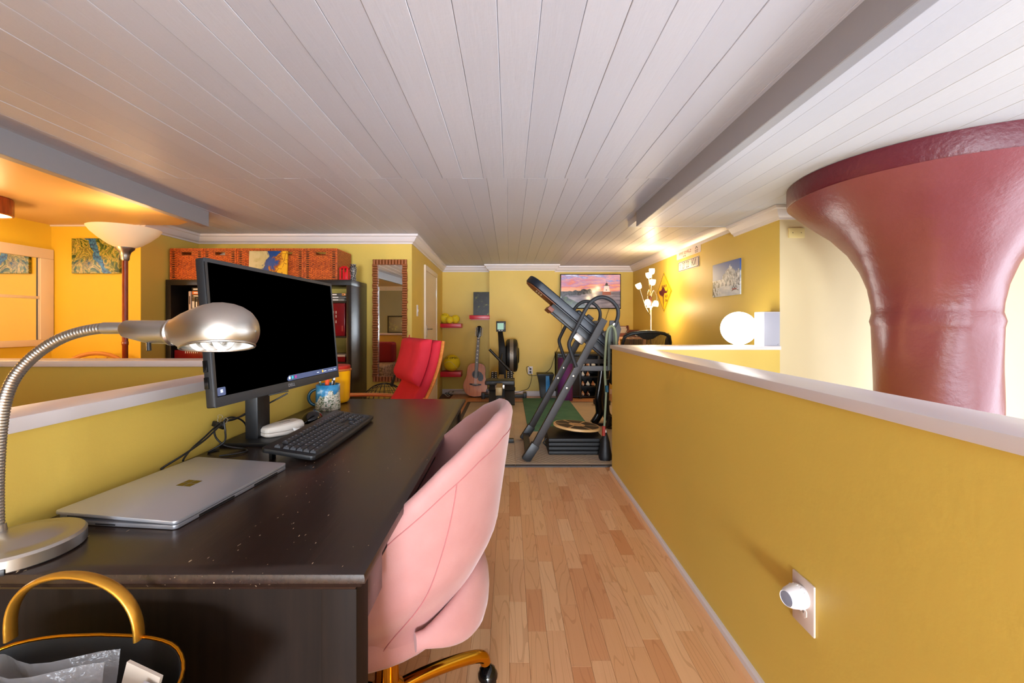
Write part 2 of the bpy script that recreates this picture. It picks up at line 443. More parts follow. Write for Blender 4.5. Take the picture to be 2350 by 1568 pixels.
prof = [(0.255, ZB), (0.255, 0.2), (0.2555, 1.02), (0.2575, 1.115)]
dcol = math.hypot(XCOL, YCOL); acol = math.atan2(XCOL, YCOL)
for px, py in ((2001,720),(1999,702),(1990,666),(1972,626),(1945,586),(1905,550),(1847,514),(1806,484)):
    th = math.atan((px-CX)/F); da = acol-th
    rr = dcol*math.sin(da); zt = dcol*math.cos(da)*math.cos(th)
    prof.append((rr, H+(CY-py)/F*zt))
RIM = prof[-1][0]; zr = prof[-1][1]
n_ = 72; rings = []
dense = []
for (r0, z0), (r1, z1) in zip(prof[:-1], prof[1:]):
    q = max(1, int(math.hypot(r1-r0, z1-z0)/0.03)) if z0 > 0.15 else 1
    dense += [(r0+(r1-r0)*i/q, z0+(z1-z0)*i/q) for i in range(q)]
dense.append(prof[-1])
for r_, z_ in dense:
    ring = []
    for k in range(n_):
        a = 2*PI*k/n_
        wob = 0.004*math.sin(3*a+z_*5)+0.003*math.sin(7*a-z_*9)
        seam = 0.006 if abs(z_-1.116) < 0.012 else 0
        t = max(0, (z_-1.2)/0.6); seam += 0.007*math.exp(-((a-3.9)/0.05)**2)*min(1, t*4) + 0.007*math.exp(-((a-4.75)/0.05)**2)*min(1, t*4)
        ring.append((r_*math.cos(a)*(1)+ (wob+seam)*math.cos(a), r_*math.sin(a)+(wob+seam)*math.sin(a), z_))
    rings.append(ring)
ct = thing('mushroom_column', 'mauve painted concrete mushroom column rising beyond the half wall', 'column', (XCOL, YCOL, ZB))
T = Matrix.Translation((0, 0, -ZB))
MB(T).loft(rings).build('shaft', 'column_paint', ct, smooth=40)
MB(T).lathe([(RIM-.02, zr-.002), (RIM, zr), (RIM+.004, zr+.01), (RIM+.004, ZL-.001), (RIM-.02, ZL-.001)], 72).build('rim', 'column_rim_paint', ct, smooth=30)['label'] = 'dark maroon rim under the ceiling'
# ================================================================== near objects
def wood_dark(name, c1, c2, rough, axis=(60, 2, 60), scratch=True):
    m, nt, b, tc = base(name, rough)
    v = tc.outputs['Object']
    n = noise(nt, mapping(nt, v, axis), 1.5, 6, 0.65)
    cc = ramp(nt, n, [(0.3, c1), (0.7, c2)])
    if scratch:
        s1 = noise(nt, mapping(nt, v, (1, .3, 1), rot=(0, 0, .5)), 240, 2, 0.4)
        s2 = noise(nt, v, 6, 2)
        sm = mathn(nt, 'MULTIPLY', mathn(nt, 'GREATER_THAN', s1, 0.735), mathn(nt, 'GREATER_THAN', s2, 0.56))
        cc = mixc(nt, mathn(nt, 'MULTIPLY', sm, 0.8), cc, rgb(196, 170, 138))
    nt.links.new(cc, b.inputs['Base Color'])
    addbump(nt, b, n, 0.08, 0.002)
    return m
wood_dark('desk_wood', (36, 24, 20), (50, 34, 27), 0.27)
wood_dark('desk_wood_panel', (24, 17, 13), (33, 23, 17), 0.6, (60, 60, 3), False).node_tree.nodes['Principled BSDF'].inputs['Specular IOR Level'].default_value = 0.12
mat('brushed_nickel', (184, 178, 170), 0.36, 1.0, bump=(90, 0.04, 0.002))
mat('nickel_dark', (120, 112, 104), 0.35, 1.0)
mat('white_enamel', (236, 236, 232), 0.35)
mat('bulb_white', (245, 245, 242), 0.3)
mat('black_plastic', (22, 22, 24), 0.42, bump=(300, 0.05, 0.001))
mat('black_gloss', (10, 10, 12), 0.12)
mat('dark_grey_plastic', (48, 50, 54), 0.45, bump=(300, 0.05, 0.001))
mat('key_plastic', (44, 46, 52), 0.5)
mat('grey_print', (150, 152, 158), 0.6)
mat('laptop_alu', (190, 190, 196), 0.33, 0.65, bump=(500, 0.02, 0.001))
mat('laptop_grey', (158, 158, 164), 0.35, 0.6)
mat('laptop_logo', (120, 104, 52), 0.1, 1.0)
mat('screen_black', (0, 0, 0), 0.5, spec=0.0)
mat('taskbar', (70, 84, 120), 0.3, emit=((70, 84, 120), 0.5))
mat('screen_white', (210, 220, 235), 0.3, emit=((210, 220, 235), 0.6))
mat('screen_cyan', (40, 180, 190), 0.3, emit=((40, 180, 190), 0.5))
mat('screen_magenta', (170, 50, 140), 0.3, emit=((170, 50, 140), 0.5))
mat('screen_yellow', (230, 190, 80), 0.3, emit=((230, 190, 80), 0.5))

# ---- desk
DZ = 0.738; DX0, DX1, DY0, DY1 = XHL+.006, -0.2135, 0.624, 2.06
dk = thing('desk', 'black-brown wooden desk pushed against the yellow half wall', 'desk', ((DX0+DX1)/2, (DY0+DY1)/2, 0))
prof = [(0, 0), (.006, -.002), (.008, -.008), (.008, -.014), (.004, -.018), (.0, -.024), (-.006, -.028), (-.012, -.031), (-.014, -.036)]
rings = []
for o_, z_ in [(-.02, 0)] + prof:
    rings.append([(DX0, DY0+.008-o_, DZ+z_), (DX1-.008+o_, DY0+.008-o_, DZ+z_), (DX1-.008+o_, DY1-.008+o_, DZ+z_), (DX0, DY1-.008+o_, DZ+z_)])
MB().loft(rings).build('desk_top', 'desk_wood', dk, True, smooth=30)
LG = 0.055
for x in (DX0+.01, DX1-.02-LG):
    for y in (DY0+.022, DY1-.022-LG):
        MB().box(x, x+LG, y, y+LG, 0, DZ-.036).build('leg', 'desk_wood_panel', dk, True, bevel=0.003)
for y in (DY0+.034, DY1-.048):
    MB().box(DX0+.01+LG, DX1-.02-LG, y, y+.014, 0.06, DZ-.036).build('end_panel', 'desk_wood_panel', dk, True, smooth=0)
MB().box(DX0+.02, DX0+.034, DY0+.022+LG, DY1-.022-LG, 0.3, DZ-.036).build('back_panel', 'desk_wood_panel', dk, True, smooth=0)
for y0, y1 in ((DY0+.08, 0.80), (1.66, DY1-.08)):
    d_ = MB().box(DX1-.045, DX1-.027, y0, y1, DZ-.13, DZ-.042).build('drawer', 'desk_wood', dk, True, bevel=0.002)
    if y0 > 1: MB().lathe([(.006, 0), (.006, .012), (.013, .018), (.011, .026), (.003, .028)], 14, M=Matrix.Translation((DX1-.027, (y0+y1)/2, DZ-.086)) @ Matrix.Rotation(R(90), 4, 'Y')).build('knob', 'nickel_dark', d_, True)
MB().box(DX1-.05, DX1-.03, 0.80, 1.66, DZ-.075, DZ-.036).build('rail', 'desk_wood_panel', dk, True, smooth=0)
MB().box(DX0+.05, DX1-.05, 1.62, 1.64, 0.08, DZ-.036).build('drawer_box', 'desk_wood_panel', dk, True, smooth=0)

# ---- desk lamp
LX, LY = -0.787, 0.682
lp = thing('desk_lamp', 'brushed nickel gooseneck desk lamp with a domed shade, standing on the desk end', 'lamp', (LX, LY, DZ))
MB(Matrix.Translation((0, 0, 0))).lathe([(.072, 0), (.076, .003), (.076, .020), (.073, .024), (.062, .026), (.056, .025), (.05, .027), (.035, .034), (.012, .038), (.002, .038)], 48).build('base', 'brushed_nickel', lp, smooth=30)
MB(Matrix.Rotation(R(-62), 4, 'Z')).box(.0715, .0775, -.012, .012, .0, .009).build('base_notch', 'black_plastic', lp, bevel=0.001)
pth = [(-6,1225),(-7,1180),(-7,1120),(-5,1060),(0,990),(10,925),(30,873),(62,832),(105,797),(150,773),(198,759),(245,752.5)]
ctl = [P(x, y, 0.682) for x, y in pth]
def spline(pts, n):
    out = []
    for i in range(len(pts)-1):
        p0 = pts[max(i-1, 0)]; p1 = pts[i]; p2 = pts[i+1]; p3 = pts[min(i+2, len(pts)-1)]
        for k in range(n):
            t = k/n
            out.append(0.5*((2*p1)+(p2-p0)*t+(2*p0-5*p1+4*p2-p3)*t*t+(3*p1-p0-3*p2+p3)*t**3))
    out.append(pts[-1]); return out
def resample(pts, step):
    out = [pts[0]]; acc = 0
    for a, b_ in zip(pts[:-1], pts[1:]):
        L = (b_-a).length
        while acc + L >= step:
            t = (step-acc)/L; a = a + (b_-a)*t; out.append(a); L = (b_-a).length; acc = 0
        acc += L
    return out
neck = resample(spline(ctl, 24), 0.0017)
rad = [0.0088 if (i % 3) else 0.0078 for i in range(len(neck))]
MB().tube(neck, rad, 14).build('gooseneck', 'brushed_nickel', lp, True, smooth=80)
MB().tube([P(0, 1262, .682), P(-6, 1205, .682)], [.012, .0098], 16).build('neck_collar', 'brushed_nickel', lp, True)
MB().tube([P(238, 753.5, .682), P(290, 753, .684)], .0095, 18).build('neck_tip', 'brushed_nickel', lp, True)
so = MB().tube([P(285, 755, .684), P(290, 755, .684), P(345, 762, .684), P(392, 763, .684)], [.0115, .014, .0188, .0192], 24).build('socket', 'brushed_nickel', lp, True)
MB().tube([P(341, 786, .678), P(342, 805, .676)], .0032, 10).build('switch', 'black_plastic', so, True)
MB().tube([P(391, 763, .684), P(397, 763, .684), P(402, 763, .684)], [.021, .0218, .020], 24).build('ring', 'brushed_nickel', so, True)
# shade: body of revolution about the socket axis, cut by the rim plane
A0 = P(398, 760, .684); M_ = Matrix.Translation(A0) @ Matrix.Rotation(R(90), 4, 'Y')
pf = [(.0195, 0), (.0225, .006), (.030, .02), (.0385, .04), (.0435, .055), (.0462, .068), (.0465, .08), (.0445, .094), (.0405, .106), (.034, .117), (.025, .1255), (.014, .131), (.002, .133)]
def shade_mesh(off, m):
    mb = MB(M_).lathe([(max(r_-off, .001), z_ if i < len(pf)-1 else z_-off) for i, (r_, z_) in enumerate(pf)], 48, caps=False)
    me = mb.mesh('shade', m)
    bm = bmesh.new(); bm.from_mesh(me)
    a = P(385, 807, .684); c = P(593, 789, .684)
    nrm = Vector((-(c-a).z/(c-a).x, 0.24, 1)).normalized()
    g = bm.verts[:]+bm.edges[:]+bm.faces[:]
    bmesh.ops.bisect_plane(bm, geom=g, plane_co=a, plane_no=nrm, clear_inner=True, clear_outer=False)
    edges = [e for e in bm.edges if e.is_boundary]
    rim = [v.co.copy() for e in edges for v in e.verts if abs((v.co-a).dot(nrm)) < 1e-5]
    bm.to_mesh(me); bm.free(); me.polygons.foreach_set('use_smooth', [True]*len(me.polygons))
    return me, rim
me, rim = shade_mesh(0, 'brushed_nickel'); shd = obj('shade', me, lp, True)
me2, _ = shade_mesh(0.0012, 'white_enamel'); obj('shade_lining', me2, shd, True)
cc = sum(rim, Vector())/len(rim)
uq = {}
for p in rim: uq[round(math.atan2(p.y-cc.y, p.x-cc.x), 3)] = p
rp = [uq[k] for k in sorted(uq)]
MB().tube([cc+(p-cc)*1.02 for p in rp], .0019, 8, closed=True).build('rim', 'brushed_nickel', shd, True)
coil = []
for i in range(90):
    a = i/90*2*PI*3.2
    coil.append(A0 + Vector((.03+.06*i/90, .0135*math.cos(a), -.014+.0135*math.sin(a))))
MB().tube(coil, .0052, 8).build('bulb', 'bulb_white', lp, True)
MB().tube([A0+Vector((-.004, 0, -.006)), A0+Vector((.03, 0, -.012))], .015, 14).build('bulb_base', 'white_enamel', lp, True)

# ---- laptop
a = Vector((-0.596, 0.755)); b_ = Vector((-0.564, 1.071)); ang = math.atan2(b_.y-a.y, b_.x-a.x) - R(90)
lt = thing('laptop', 'closed silver laptop with a four-square emblem lying on the desk', 'laptop', (a.x, a.y, DZ), ang)
LW, LL = 0.243, 0.318
def rrect(x0, x1, y0, y1, r, n=5):
    pts = []
    for cx, cy, s in ((x1-r, y0+r, -90), (x1-r, y1-r, 0), (x0+r, y1-r, 90), (x0+r, y0+r, 180)):
        for k in range(n+1):
            t = R(s+90*k/n); pts.append((cx+r*math.cos(t), cy+r*math.sin(t)))
    return pts
MB().prism(rrect(-LW, 0, 0, LL, .008), 0.001, .0085).build('base', 'laptop_grey', lt, bevel=0.0012)
tilt = Matrix.Translation((0, 0, .0095)) @ Matrix.Rotation(R(1.9), 4, 'Y')
ld = MB(tilt).prism(rrect(-LW-.004, 0, 0, LL, .008), 0, .0062).build('lid', 'laptop_alu', lt, bevel=0.0012)
MB().tube([(-LW+.002, .012, .0085), (-LW+.002, LL-.012, .0085)], .008, 12).build('hinge', 'laptop_grey', lt)
for dx in (-.0165, .0007):
    for dy in (-.0165, .0007):
        MB(tilt).box(-LW/2+dx, -LW/2+dx+.0158, LL/2+dy, LL/2+dy+.0158, .0061, .0065).build('logo_square', 'laptop_logo', ld, smooth=0)
MB().box(-.0005, .0006, .05, .14, .002, .0062).build('edge_slot', 'black_plastic', lt, smooth=0)
MB().box(-.0005, .0006, .20, .28, .002, .0062).build('edge_slot', 'black_plastic', lt, smooth=0)
MB().box(-.16, -.12, -.0004, .0006, .003, .0052).build('port', 'black_plastic', lt, smooth=0)

# ---- monitor
mo = thing('monitor', 'large black computer monitor with a dark screen and lit taskbar on a flat stand', 'monitor', (-0.775, 1.36, DZ))
TL, TR_, BR, BL = P(463,590,1.0), P(753,653,1.625), P(777,865,1.625), P(494,937,1.0)
ox = BL; xa = (BR-BL); WM = xa.length; ya = (TL-BL); HM = ya.length
xa.normalize(); ya = (ya - xa*ya.dot(xa)).normalized()
FM = frame(ox, xa, ya)                            # local x right, y up, z towards viewer
MB(FM).prism(rrect(0, WM, 0, HM, .004), -.022, -.001).build('housing', 'black_plastic', mo, True, bevel=0.002)
bz = MB(FM)
for x0, x1, y0, y1 in ((0, WM, 0, .024), (0, WM, HM-.010, HM), (0, .008, .024, HM-.010), (WM-.008, WM, .024, HM-.010)):
    bz.box(x0, x1, y0, y1, -.001, .0018)
bz.build('bezel', 'dark_grey_plastic', mo, True, bevel=0.0008)
sc_ = MB(FM).box(.008, WM-.008, .024, HM-.010, -.001, .0002).build('screen', 'screen_black', mo, True, smooth=0)
MB(FM).prism([(.30, .0255), (WM-.0085, .0255), (WM-.0085, .042), (.305, .042), (.296, .036), (.294, .030)], .0002, .0005).build('taskbar', 'taskbar', sc_, True, smooth=0)
MB(FM).prism(rrect(.010, .037, .026, .046, .003), .0002, .0005).build('start_button', 'taskbar', sc_, True, smooth=0)
for dx in (0, .0042):
    for dy in (0, .0042): MB(FM).box(.020+dx, .0236+dx, .033+dy, .0366+dy, .0005, .0007).build('start_icon', 'screen_white', sc_, True, smooth=0)
for x, c_ in ((.302, 'screen_white'), (.318, 'screen_cyan'), (.336, 'screen_magenta'), (.505, 'screen_yellow')):
    MB(FM).prism(rrect(x, x+.009, .030, .039, .003), .0005, .0007).build('taskbar_icon', c_, sc_, True, smooth=0)
for x, w_ in ((.470, .014), (.517, .018), (.548, .003), (.556, .004), (.564, .003), (.571, .004), (.578, .003), (.590, .016)):
    if x+w_ < WM-.009: MB(FM).box(x, x+w_, .032, .0345, .0005, .0007).build('taskbar_text', 'screen_white', sc_, True, smooth=0)
text('brand_lettering', 'DELL', .014, 'grey_print', mo, FM @ Matrix.Translation((WM/2, .012, .0019)), True, ext=.0001, xs=1.15)
for y in (.06, .10): MB(FM).box(-.004, .001, y-.014, y+.014, -.020, -.010).build('usb_port', 'black_gloss', mo, True, bevel=0.0008)
mc_ = ox + xa*WM/2 + ya*HM*0.45
SX, SY = -0.792, 1.345
st = MB().loft([[(SX-.028, SY-.034, DZ+.008), (SX+.012, SY-.034, DZ+.008), (SX+.012, SY+.034, DZ+.008), (SX-.028, SY+.034, DZ+.008)],
                [(SX-.030, SY-.036, 1.10), (SX+.008, SY-.036, 1.10), (SX+.008, SY+.036, 1.10), (SX-.030, SY+.036, 1.10)]]).build('stand_column', 'black_plastic', mo, True, bevel=0.004)
MB().box(SX-.01, SX+.08, SY-.05, SY+.05, 1.02, 1.12).build('mount_plate', 'black_plastic', mo, True, bevel=0.003)
MB().prism(rrect(-.868, -.655, 1.262, 1.50, .006), DZ, DZ+.011).build('stand_base', 'black_plastic', mo, True, bevel=0.002)
# ---- cables and binder clip
def cable(label, pts, r=.0026, name='cable', m='black_plastic', n=10):
    return tag(MB().tube(spline([Vector(p) for p in pts], n), r, 8).build(name, m, smooth=80), label, 'cable', None)
cable('black cable running from the monitor back through the binder clip to the laptop', [P(662,897,1.40), P(610,915,1.36)+Vector((-.02,0,0)), P(565,950,1.32), P(515,970,1.24), P(470,1010,1.17), P(420,1045,1.10), P(376,1072,1.065), P(372,1078,1.06), P(386,1078,1.05)])
cable('black cable hanging as a loop from the binder clip onto the desk', [P(660,903,1.44), P(632,925,1.42)+Vector((-.02,0,0)), P(580,948,1.36)+Vector((-.02,0,0)), P(540,962,1.30), P(505,972,1.24), P(470,1003,1.18), P(440,1030,1.14), P(424,1050,1.12), P(420,1058,1.11)])
cable('black cable drooping in a low loop in front of the monitor stand', [P(568,990,1.38), P(562,972,1.34), P(548,961,1.31), P(530,958,1.27), P(515,966,1.24), P(517,990,1.235), P(514,1015,1.22), (-.855, 1.20, DZ+.0035), (-.845, 1.23, DZ+.0035)])
cable('black cable curling from the clip down to the desk beside the laptop', [P(498,975,1.24), P(492,990,1.23), P(498,1008,1.225), P(520,1024,1.225), (-.775, 1.232, DZ+.0035), (-.752, 1.21, DZ+.0035), (-.765, 1.185, DZ+.0035), (-.80, 1.165, DZ+.0035)])
cl = thing('binder_clip', 'black metal binder clip holding the cables above the desk', 'binder clip', P(502, 975, 1.24))
Mc = Matrix.Rotation(R(18), 4, 'Y')
MB(Mc).prism([(-.018, -.004), (.018, -.004), (.018, .004), (-.018, .004)], -.009, .007).build('clip_body', 'black_gloss', cl, bevel=0.002)
wire = [(-.004, 0, .006), (-.009, 0, .014), (-.007, 0, .018), (-.011, 0, .024), (-.007, 0, .029), (.001, 0, .029), (.005, 0, .024), (.001, 0, .018), (.003, 0, .014), (0, 0, .006)]
MB(Mc).tube([Vector(p) for p in wire], .0007, 6).build('wire_handle', 'brushed_nickel', cl)
MB(Mc).tube([Vector((p[0]*.8+.018, 0, p[2]*.8+.002)) for p in wire], .0007, 6).build('wire_handle', 'brushed_nickel', cl)

# ---- keyboard
kb = thing('keyboard', 'black full-size computer keyboard in front of the monitor', 'keyboard', (-0.5125, 1.117, DZ), R(90))
KL, KW = 0.492, 0.152                             # local x along the length (away from camera), local y to the back
KT = Matrix.Translation((0, 0, .004)) @ Matrix.Rotation(R(8.5), 4, 'X')
outline = [(.006, .004), (.06, -.001), (KL/2, -.004), (KL-.06, -.001), (KL-.006, .004), (KL, .012), (KL-.003, KW-.01), (KL-.012, KW), (.012, KW), (.003, KW-.01), (0, .012)]
MB(KT).prism(outline, 0, .013).build('body', 'black_plastic', kb, bevel=0.004)
for x in (.03, KL-.05): MB().box(x, x+.02, KW-.02, KW-.012, 0, .022).build('foot', 'black_plastic', kb, smooth=0)
km = {}
def key(x, y, w_=1.0, h_=1.0):
    u = .0196
    k_ = (w_, h_)
    if k_ not in km:
        W_, H_ = u*w_-.0016, u*h_*.92-.0016; q = .0024
        km[k_] = MB().loft([[(-W_/2, -H_/2, 0), (W_/2, -H_/2, 0), (W_/2, H_/2, 0), (-W_/2, H_/2, 0)],
                            [(-W_/2+q*.5, -H_/2+q*.5, .0045), (W_/2-q*.5, -H_/2+q*.5, .0045), (W_/2-q*.5, H_/2-q*.5, .0045), (-W_/2+q*.5, H_/2-q*.5, .0045)],
                            [(-W_/2+q, -H_/2+q, .0068), (W_/2-q, -H_/2+q, .0068), (W_/2-q, H_/2-q, .0068), (-W_/2+q, H_/2-q, .0068)]]).mesh('key', 'key_plastic', smooth=0)
    o = obj('key', km[k_], kb); o.matrix_local = KT @ Matrix.Translation((x, y, .0125)); return o
leg = MB(KT)
def krow(y, x, ws, h_=1.0):
    for w_ in ws:
        if w_ < 0: x += -w_*.0196; continue
        key(x+w_*.0196/2, y, w_, h_)
        leg.box(x+.005, x+.009, y+.0005, y+.004, .0193, .01955); x += w_*.0196
X0 = .020; r0 = .019; dy = .0182
krow(r0, X0, [1.25]*3+[6.25]+[1.25]*4+[-.25]+[1]*3+[-.25]+[2, 1])
krow(r0+dy, X0, [2.25]+[1]*10+[2.75]+[-1.25]+[1]+[-1.25]+[1, 1, 1])
krow(r0+2*dy, X0, [1.75]+[1]*11+[2.25]+[-3.5]+[1, 1, 1])
krow(r0+3*dy, X0, [1.5]+[1]*12+[1.5]+[-.25]+[1]*3+[-.25]+[1, 1, 1])
krow(r0+4*dy, X0, [1]*13+[2]+[-.25]+[1]*3+[-.25]+[1]*4)
krow(r0+5*dy+.006, X0, [1]+[-1]+[1]*4+[-.5]+[1]*4+[-.5]+[1]*4+[-.25]+[1]*3+[-.25]+[1]*4)
xr = X0+(15+.25+3+.25+3)*.0196
key(xr+.0098, r0+dy/2, 1, 2); key(xr+.0098, r0+2.5*dy, 1, 2)
leg.build('key_legends', 'grey_print', kb, smooth=0)['kind'] = 'stuff'

# ---- white case, mouse
m_, nt, b, tc = base('ivory_plastic', 0.45); b.inputs['Base Color'].default_value = rgb(214, 204, 192)
wc = thing('white_case', 'ivory hard plastic case with small lettering lying on the monitor stand', 'case', (-0.735, 1.375, DZ+.0115), R(58))
sh = [(-.066, -.012), (-.060, -.022), (-.02, -.034), (.03, -.035), (.056, -.026), (.062, -.012), (.062, .012), (.056, .026), (.03, .035), (-.02, .034), (-.060, .022), (-.066, .012)]
def scaled(k): return [(x*k, y*k) for x, y in sh]
MB().loft([[(x, y, 0) for x, y in scaled(.9)], [(x, y, .005) for x, y in sh], [(x, y, .0135) for x, y in sh]]).build('case_bottom', 'ivory_plastic', wc, bevel=0.002)
lidm = MB().loft([[(x, y, .0145) for x, y in sh], [(x, y, .024) for x, y in sh], [(x, y, .032+x*.03) for x, y in scaled(.93)], [(x, y, .036+x*.05) for x, y in scaled(.75)]]).build('case_lid', 'ivory_plastic', wc, bevel=0.002)
mat('ink_grey', (110, 104, 96), 0.6)
text('case_lettering', 'Weka FlOSS', .0082, 'ink_grey', lidm, Matrix.Translation((.004, 0, .0368)) @ Matrix.Rotation(R(-2.8), 4, 'Y'), ext=.0002, xs=.85)
tsh = MB()
tp = [[(.01+.012*i, -.034-.004*(i % 2), .020-.002*i) for i in range(5)], [(.01+.012*i, -.040-.003*(i % 3), .012-.002*i) for i in range(5)], [(.012+.013*i, -.046-.003*((i+1) % 2), .007) for i in range(5)]]
tsh.loft(tp, closed=False)
to = tsh.build('tissue', 'white_enamel', None); tag(to, 'crumpled white tissue sticking out beside the ivory case', 'tissue')
to.location = wc.location; to.rotation_euler = wc.rotation_euler
sd = to.modifiers.new('s', 'SOLIDIFY'); sd.thickness = .0008
ms = thing('mouse', 'black computer mouse behind the ivory case', 'mouse', (-0.742, 1.59, DZ), R(98))
rg = []
for i in range(11):
    t = i/10; x = -.052+.104*t
    wd = .031*(1-abs(2*t-1)**3.2)**.5 + .002; hh = .037*(math.sin(PI*(t*.82+.09)))**.8 + .001
    rg.append([(x, wd*math.cos(PI*k/12), .002+hh*max(0, math.sin(PI*k/12))**.75) for k in range(13)] + [(x, -wd*.98, 0), (x, wd*.98, 0)])
MB().loft(rg).build('shell', 'black_gloss', ms, smooth=60)
MB(Matrix.Translation((.028, 0, .033)) @ Matrix.Rotation(R(90), 4, 'X')).lathe([(.002, -.0035), (.008, -.0035), (.008, .0035), (.002, .0035)], 18).build('wheel', 'dark_grey_plastic', ms)
cable('thin black mouse cable lying along the foot of the yellow half wall', [(-.735, 1.535, DZ+.012), (-.75, 1.50, DZ+.004), (-.80, 1.50, DZ+.003), (-.845, 1.56, DZ+.003), (-.85, 1.40, DZ+.003)], .0018)

# ---- mug with pens
m, nt, b, tc = base('mug_glaze', 0.3)
v = tc.outputs['Object']; sx = nt.nodes.new('ShaderNodeSeparateXYZ'); nt.links.new(v, sx.inputs[0])
zz = mathn(nt, 'ADD', sx.outputs[2], mathn(nt, 'MULTIPLY', mathn(nt, 'SUBTRACT', noise(nt, mapping(nt, v, (1, 1, .5)), 40, 3), .5), .08))
zz = mathn(nt, 'SUBTRACT', zz, mathn(nt, 'MULTIPLY', sx.outputs[0], .35))
scen = ramp(nt, noise(nt, v, 150, 4, .7), [(0.34, (40, 66, 30)), (0.44, (90, 104, 56)), (0.5, (206, 200, 186)), (0.58, (226, 220, 206)), (0.66, (190, 120, 60))])
sky = ramp(nt, noise(nt, v, 25, 3), [(0.45, (28, 112, 156)), (0.62, (60, 142, 186)), (0.72, (200, 222, 230))])
nt.links.new(mixc(nt, mathn(nt, 'GREATER_THAN', zz, .060), scen, sky), b.inputs['Base Color'])
addbump(nt, b, noise(nt, v, 95, 3), .5, .004)
mat('mug_teal', (10, 66, 84), 0.3)
MX, MY = -0.782, 1.822
mg = thing('mug', 'blue souvenir mug with a painted town relief, used as a pen holder', 'mug', (MX, MY, DZ))
mgp = [(.02, 0), (.050, 0), (.0515, .004), (.0505, .02), (.0485, .06), (.0485, .104), (.0465, .106), (.0445, .104), (.0445, .02), (.0, .012)]
MB().lathe(mgp, 36).build('cup', 'mug_glaze', mg, smooth=50)
MB(Matrix.Rotation(R(200), 4, 'Z')).tube([Vector((.044+.032*math.sin(PI*i/12), 0, .052-.034*math.cos(PI*i/12))) for i in range(13)], .0065, 10).build('handle', 'mug_teal', mg, smooth=70)
text('souvenir_lettering', 'MONTMARTRE', .0095, 'ink_grey', mg, Matrix.Translation((.012, -.0516, .009)) @ Matrix.Rotation(R(90), 4, 'X'), ext=.0006, xs=.8)
mat('orange_plastic', (236, 84, 36), 0.4); mat('pen_white', (225, 225, 222), 0.35); mat('pencil_yellow', (214, 150, 50), 0.5); mat('pen_green', (70, 120, 90), 0.4)
def pen(lab, x, y, lx, ly, L, r, m1, m2):
    p = thing('pen', lab, 'pen', (MX+x, MY+y, DZ+.014), 0, 'pens in the souvenir mug')
    a, c = Vector((0, 0, 0)), Vector((lx, ly, L))
    MB().tube([a, a+(c-a)*.8], r, 10).build('barrel', m1, p); MB().tube([a+(c-a)*.8, a+(c-a)*.97, c], [r*1.05, r*1.05, r*.6], 10).build('cap', m2, p)
pen('green and white pen leaning left in the souvenir mug', -.01, 0, -.03, .0, .125, .004, 'pen_green', 'pen_white')
pen('thick orange marker standing in the souvenir mug', -.004, -.006, .004, .0, .132, .009, 'orange_plastic', 'orange_plastic')
pen('white pen with a black cap in the souvenir mug', .012, .0, .01, .004, .132, .0045, 'pen_white', 'black_plastic')
pen('yellow pencil in the souvenir mug', .018, .008, .004, .008, .125, .004, 'pencil_yellow', 'pencil_yellow')
pen('slim black pen leaning right in the souvenir mug', .012, -.008, .022, .0, .138, .004, 'black_plastic', 'pen_white')
# ---- yellow canister
mat('canister_yellow', (240, 166, 8), 0.16, coat=0.6); mat('lid_red', (176, 36, 24), 0.35); mat('copper_rim', (226, 140, 74), 0.25, 0.8)
cn = thing('canister', 'tall bright yellow enamel canister with a copper rim behind the mug', 'canister', (-0.806, 1.962, DZ))
MB().lathe([(.02, 0), (.048, .001), (.058, .008), (.0615, .02), (.064, .10), (.066, .150), (.064, .150), (.061, .10), (.058, .02), (.0, .008)], 40).build('body', 'canister_yellow', cn, smooth=50)
MB().lathe([(.064, .148), (.069, .149), (.0695, .154), (.067, .158), (.063, .156)], 40).build('rim', 'copper_rim', cn)
MB().lathe([(.001, .154), (.062, .154), (.064, .158), (.064, .171), (.060, .174), (.001, .176)], 40).build('lid', 'lid_red', cn)
# ================================================================== pink swivel chair
m, nt, b, tc = base('pink_velvet', 0.75)
v = tc.outputs['Object']
nt.links.new(ramp(nt, noise(nt, v, 9, 4), [(0.3, (180, 126, 122)), (0.7, (190, 140, 136))]), b.inputs['Base Color'])
b.inputs['Sheen Weight'].default_value = 0.3; b.inputs['Sheen Roughness'].default_value = 0.4
addbump(nt, b, noise(nt, v, 260, 3), 0.12, 0.002)
mat('pink_thread', (176, 106, 106), 0.8)
mat('gold_metal', (212, 150, 40), 0.14, 1.0)
CXc, CYc = -0.328, 1.135
pc = thing('office_chair', 'pink velvet tub office chair on a gold swivel base, tucked under the desk', 'chair', (CXc, CYc, 0), R(0))
def ss(a, b_, x): t = min(1, max(0, (x-a)/(b_-a))); return t*t*(3-2*t)
def rimz(ph):                                     # height of the rim against the angle from the back
    d_ = math.degrees(abs(ph)); T_ = [(0, .872), (20, .865), (38, .832), (55, .778), (75, .695), (88, .625), (104, .545), (120, .495)]
    for (a, za), (c, zc_) in zip(T_[:-1], T_[1:]):
        if d_ <= c: return za + (zc_-za)*(d_-a)/(c-a)
    return .465
ZS = 0.385
NU, NV = 56, 18
def shell_pt(ph, t, inner=False):
    zr = rimz(ph); z = ZS + (zr-ZS)*t
    back = math.cos(ph/2)**2                      # 1 at the back, 0 at the front
    r_ = 0.205 + 0.062*ss(0, .45, t) + (0.028*back)*t + 0.012*t
    cx = 0.030*back*t
    th = 0.046*(0.75+.25*(1-t))
    if inner: r_ -= th
    return (cx + r_*math.cos(ph), r_*1.02*math.sin(ph), z)
rings = []
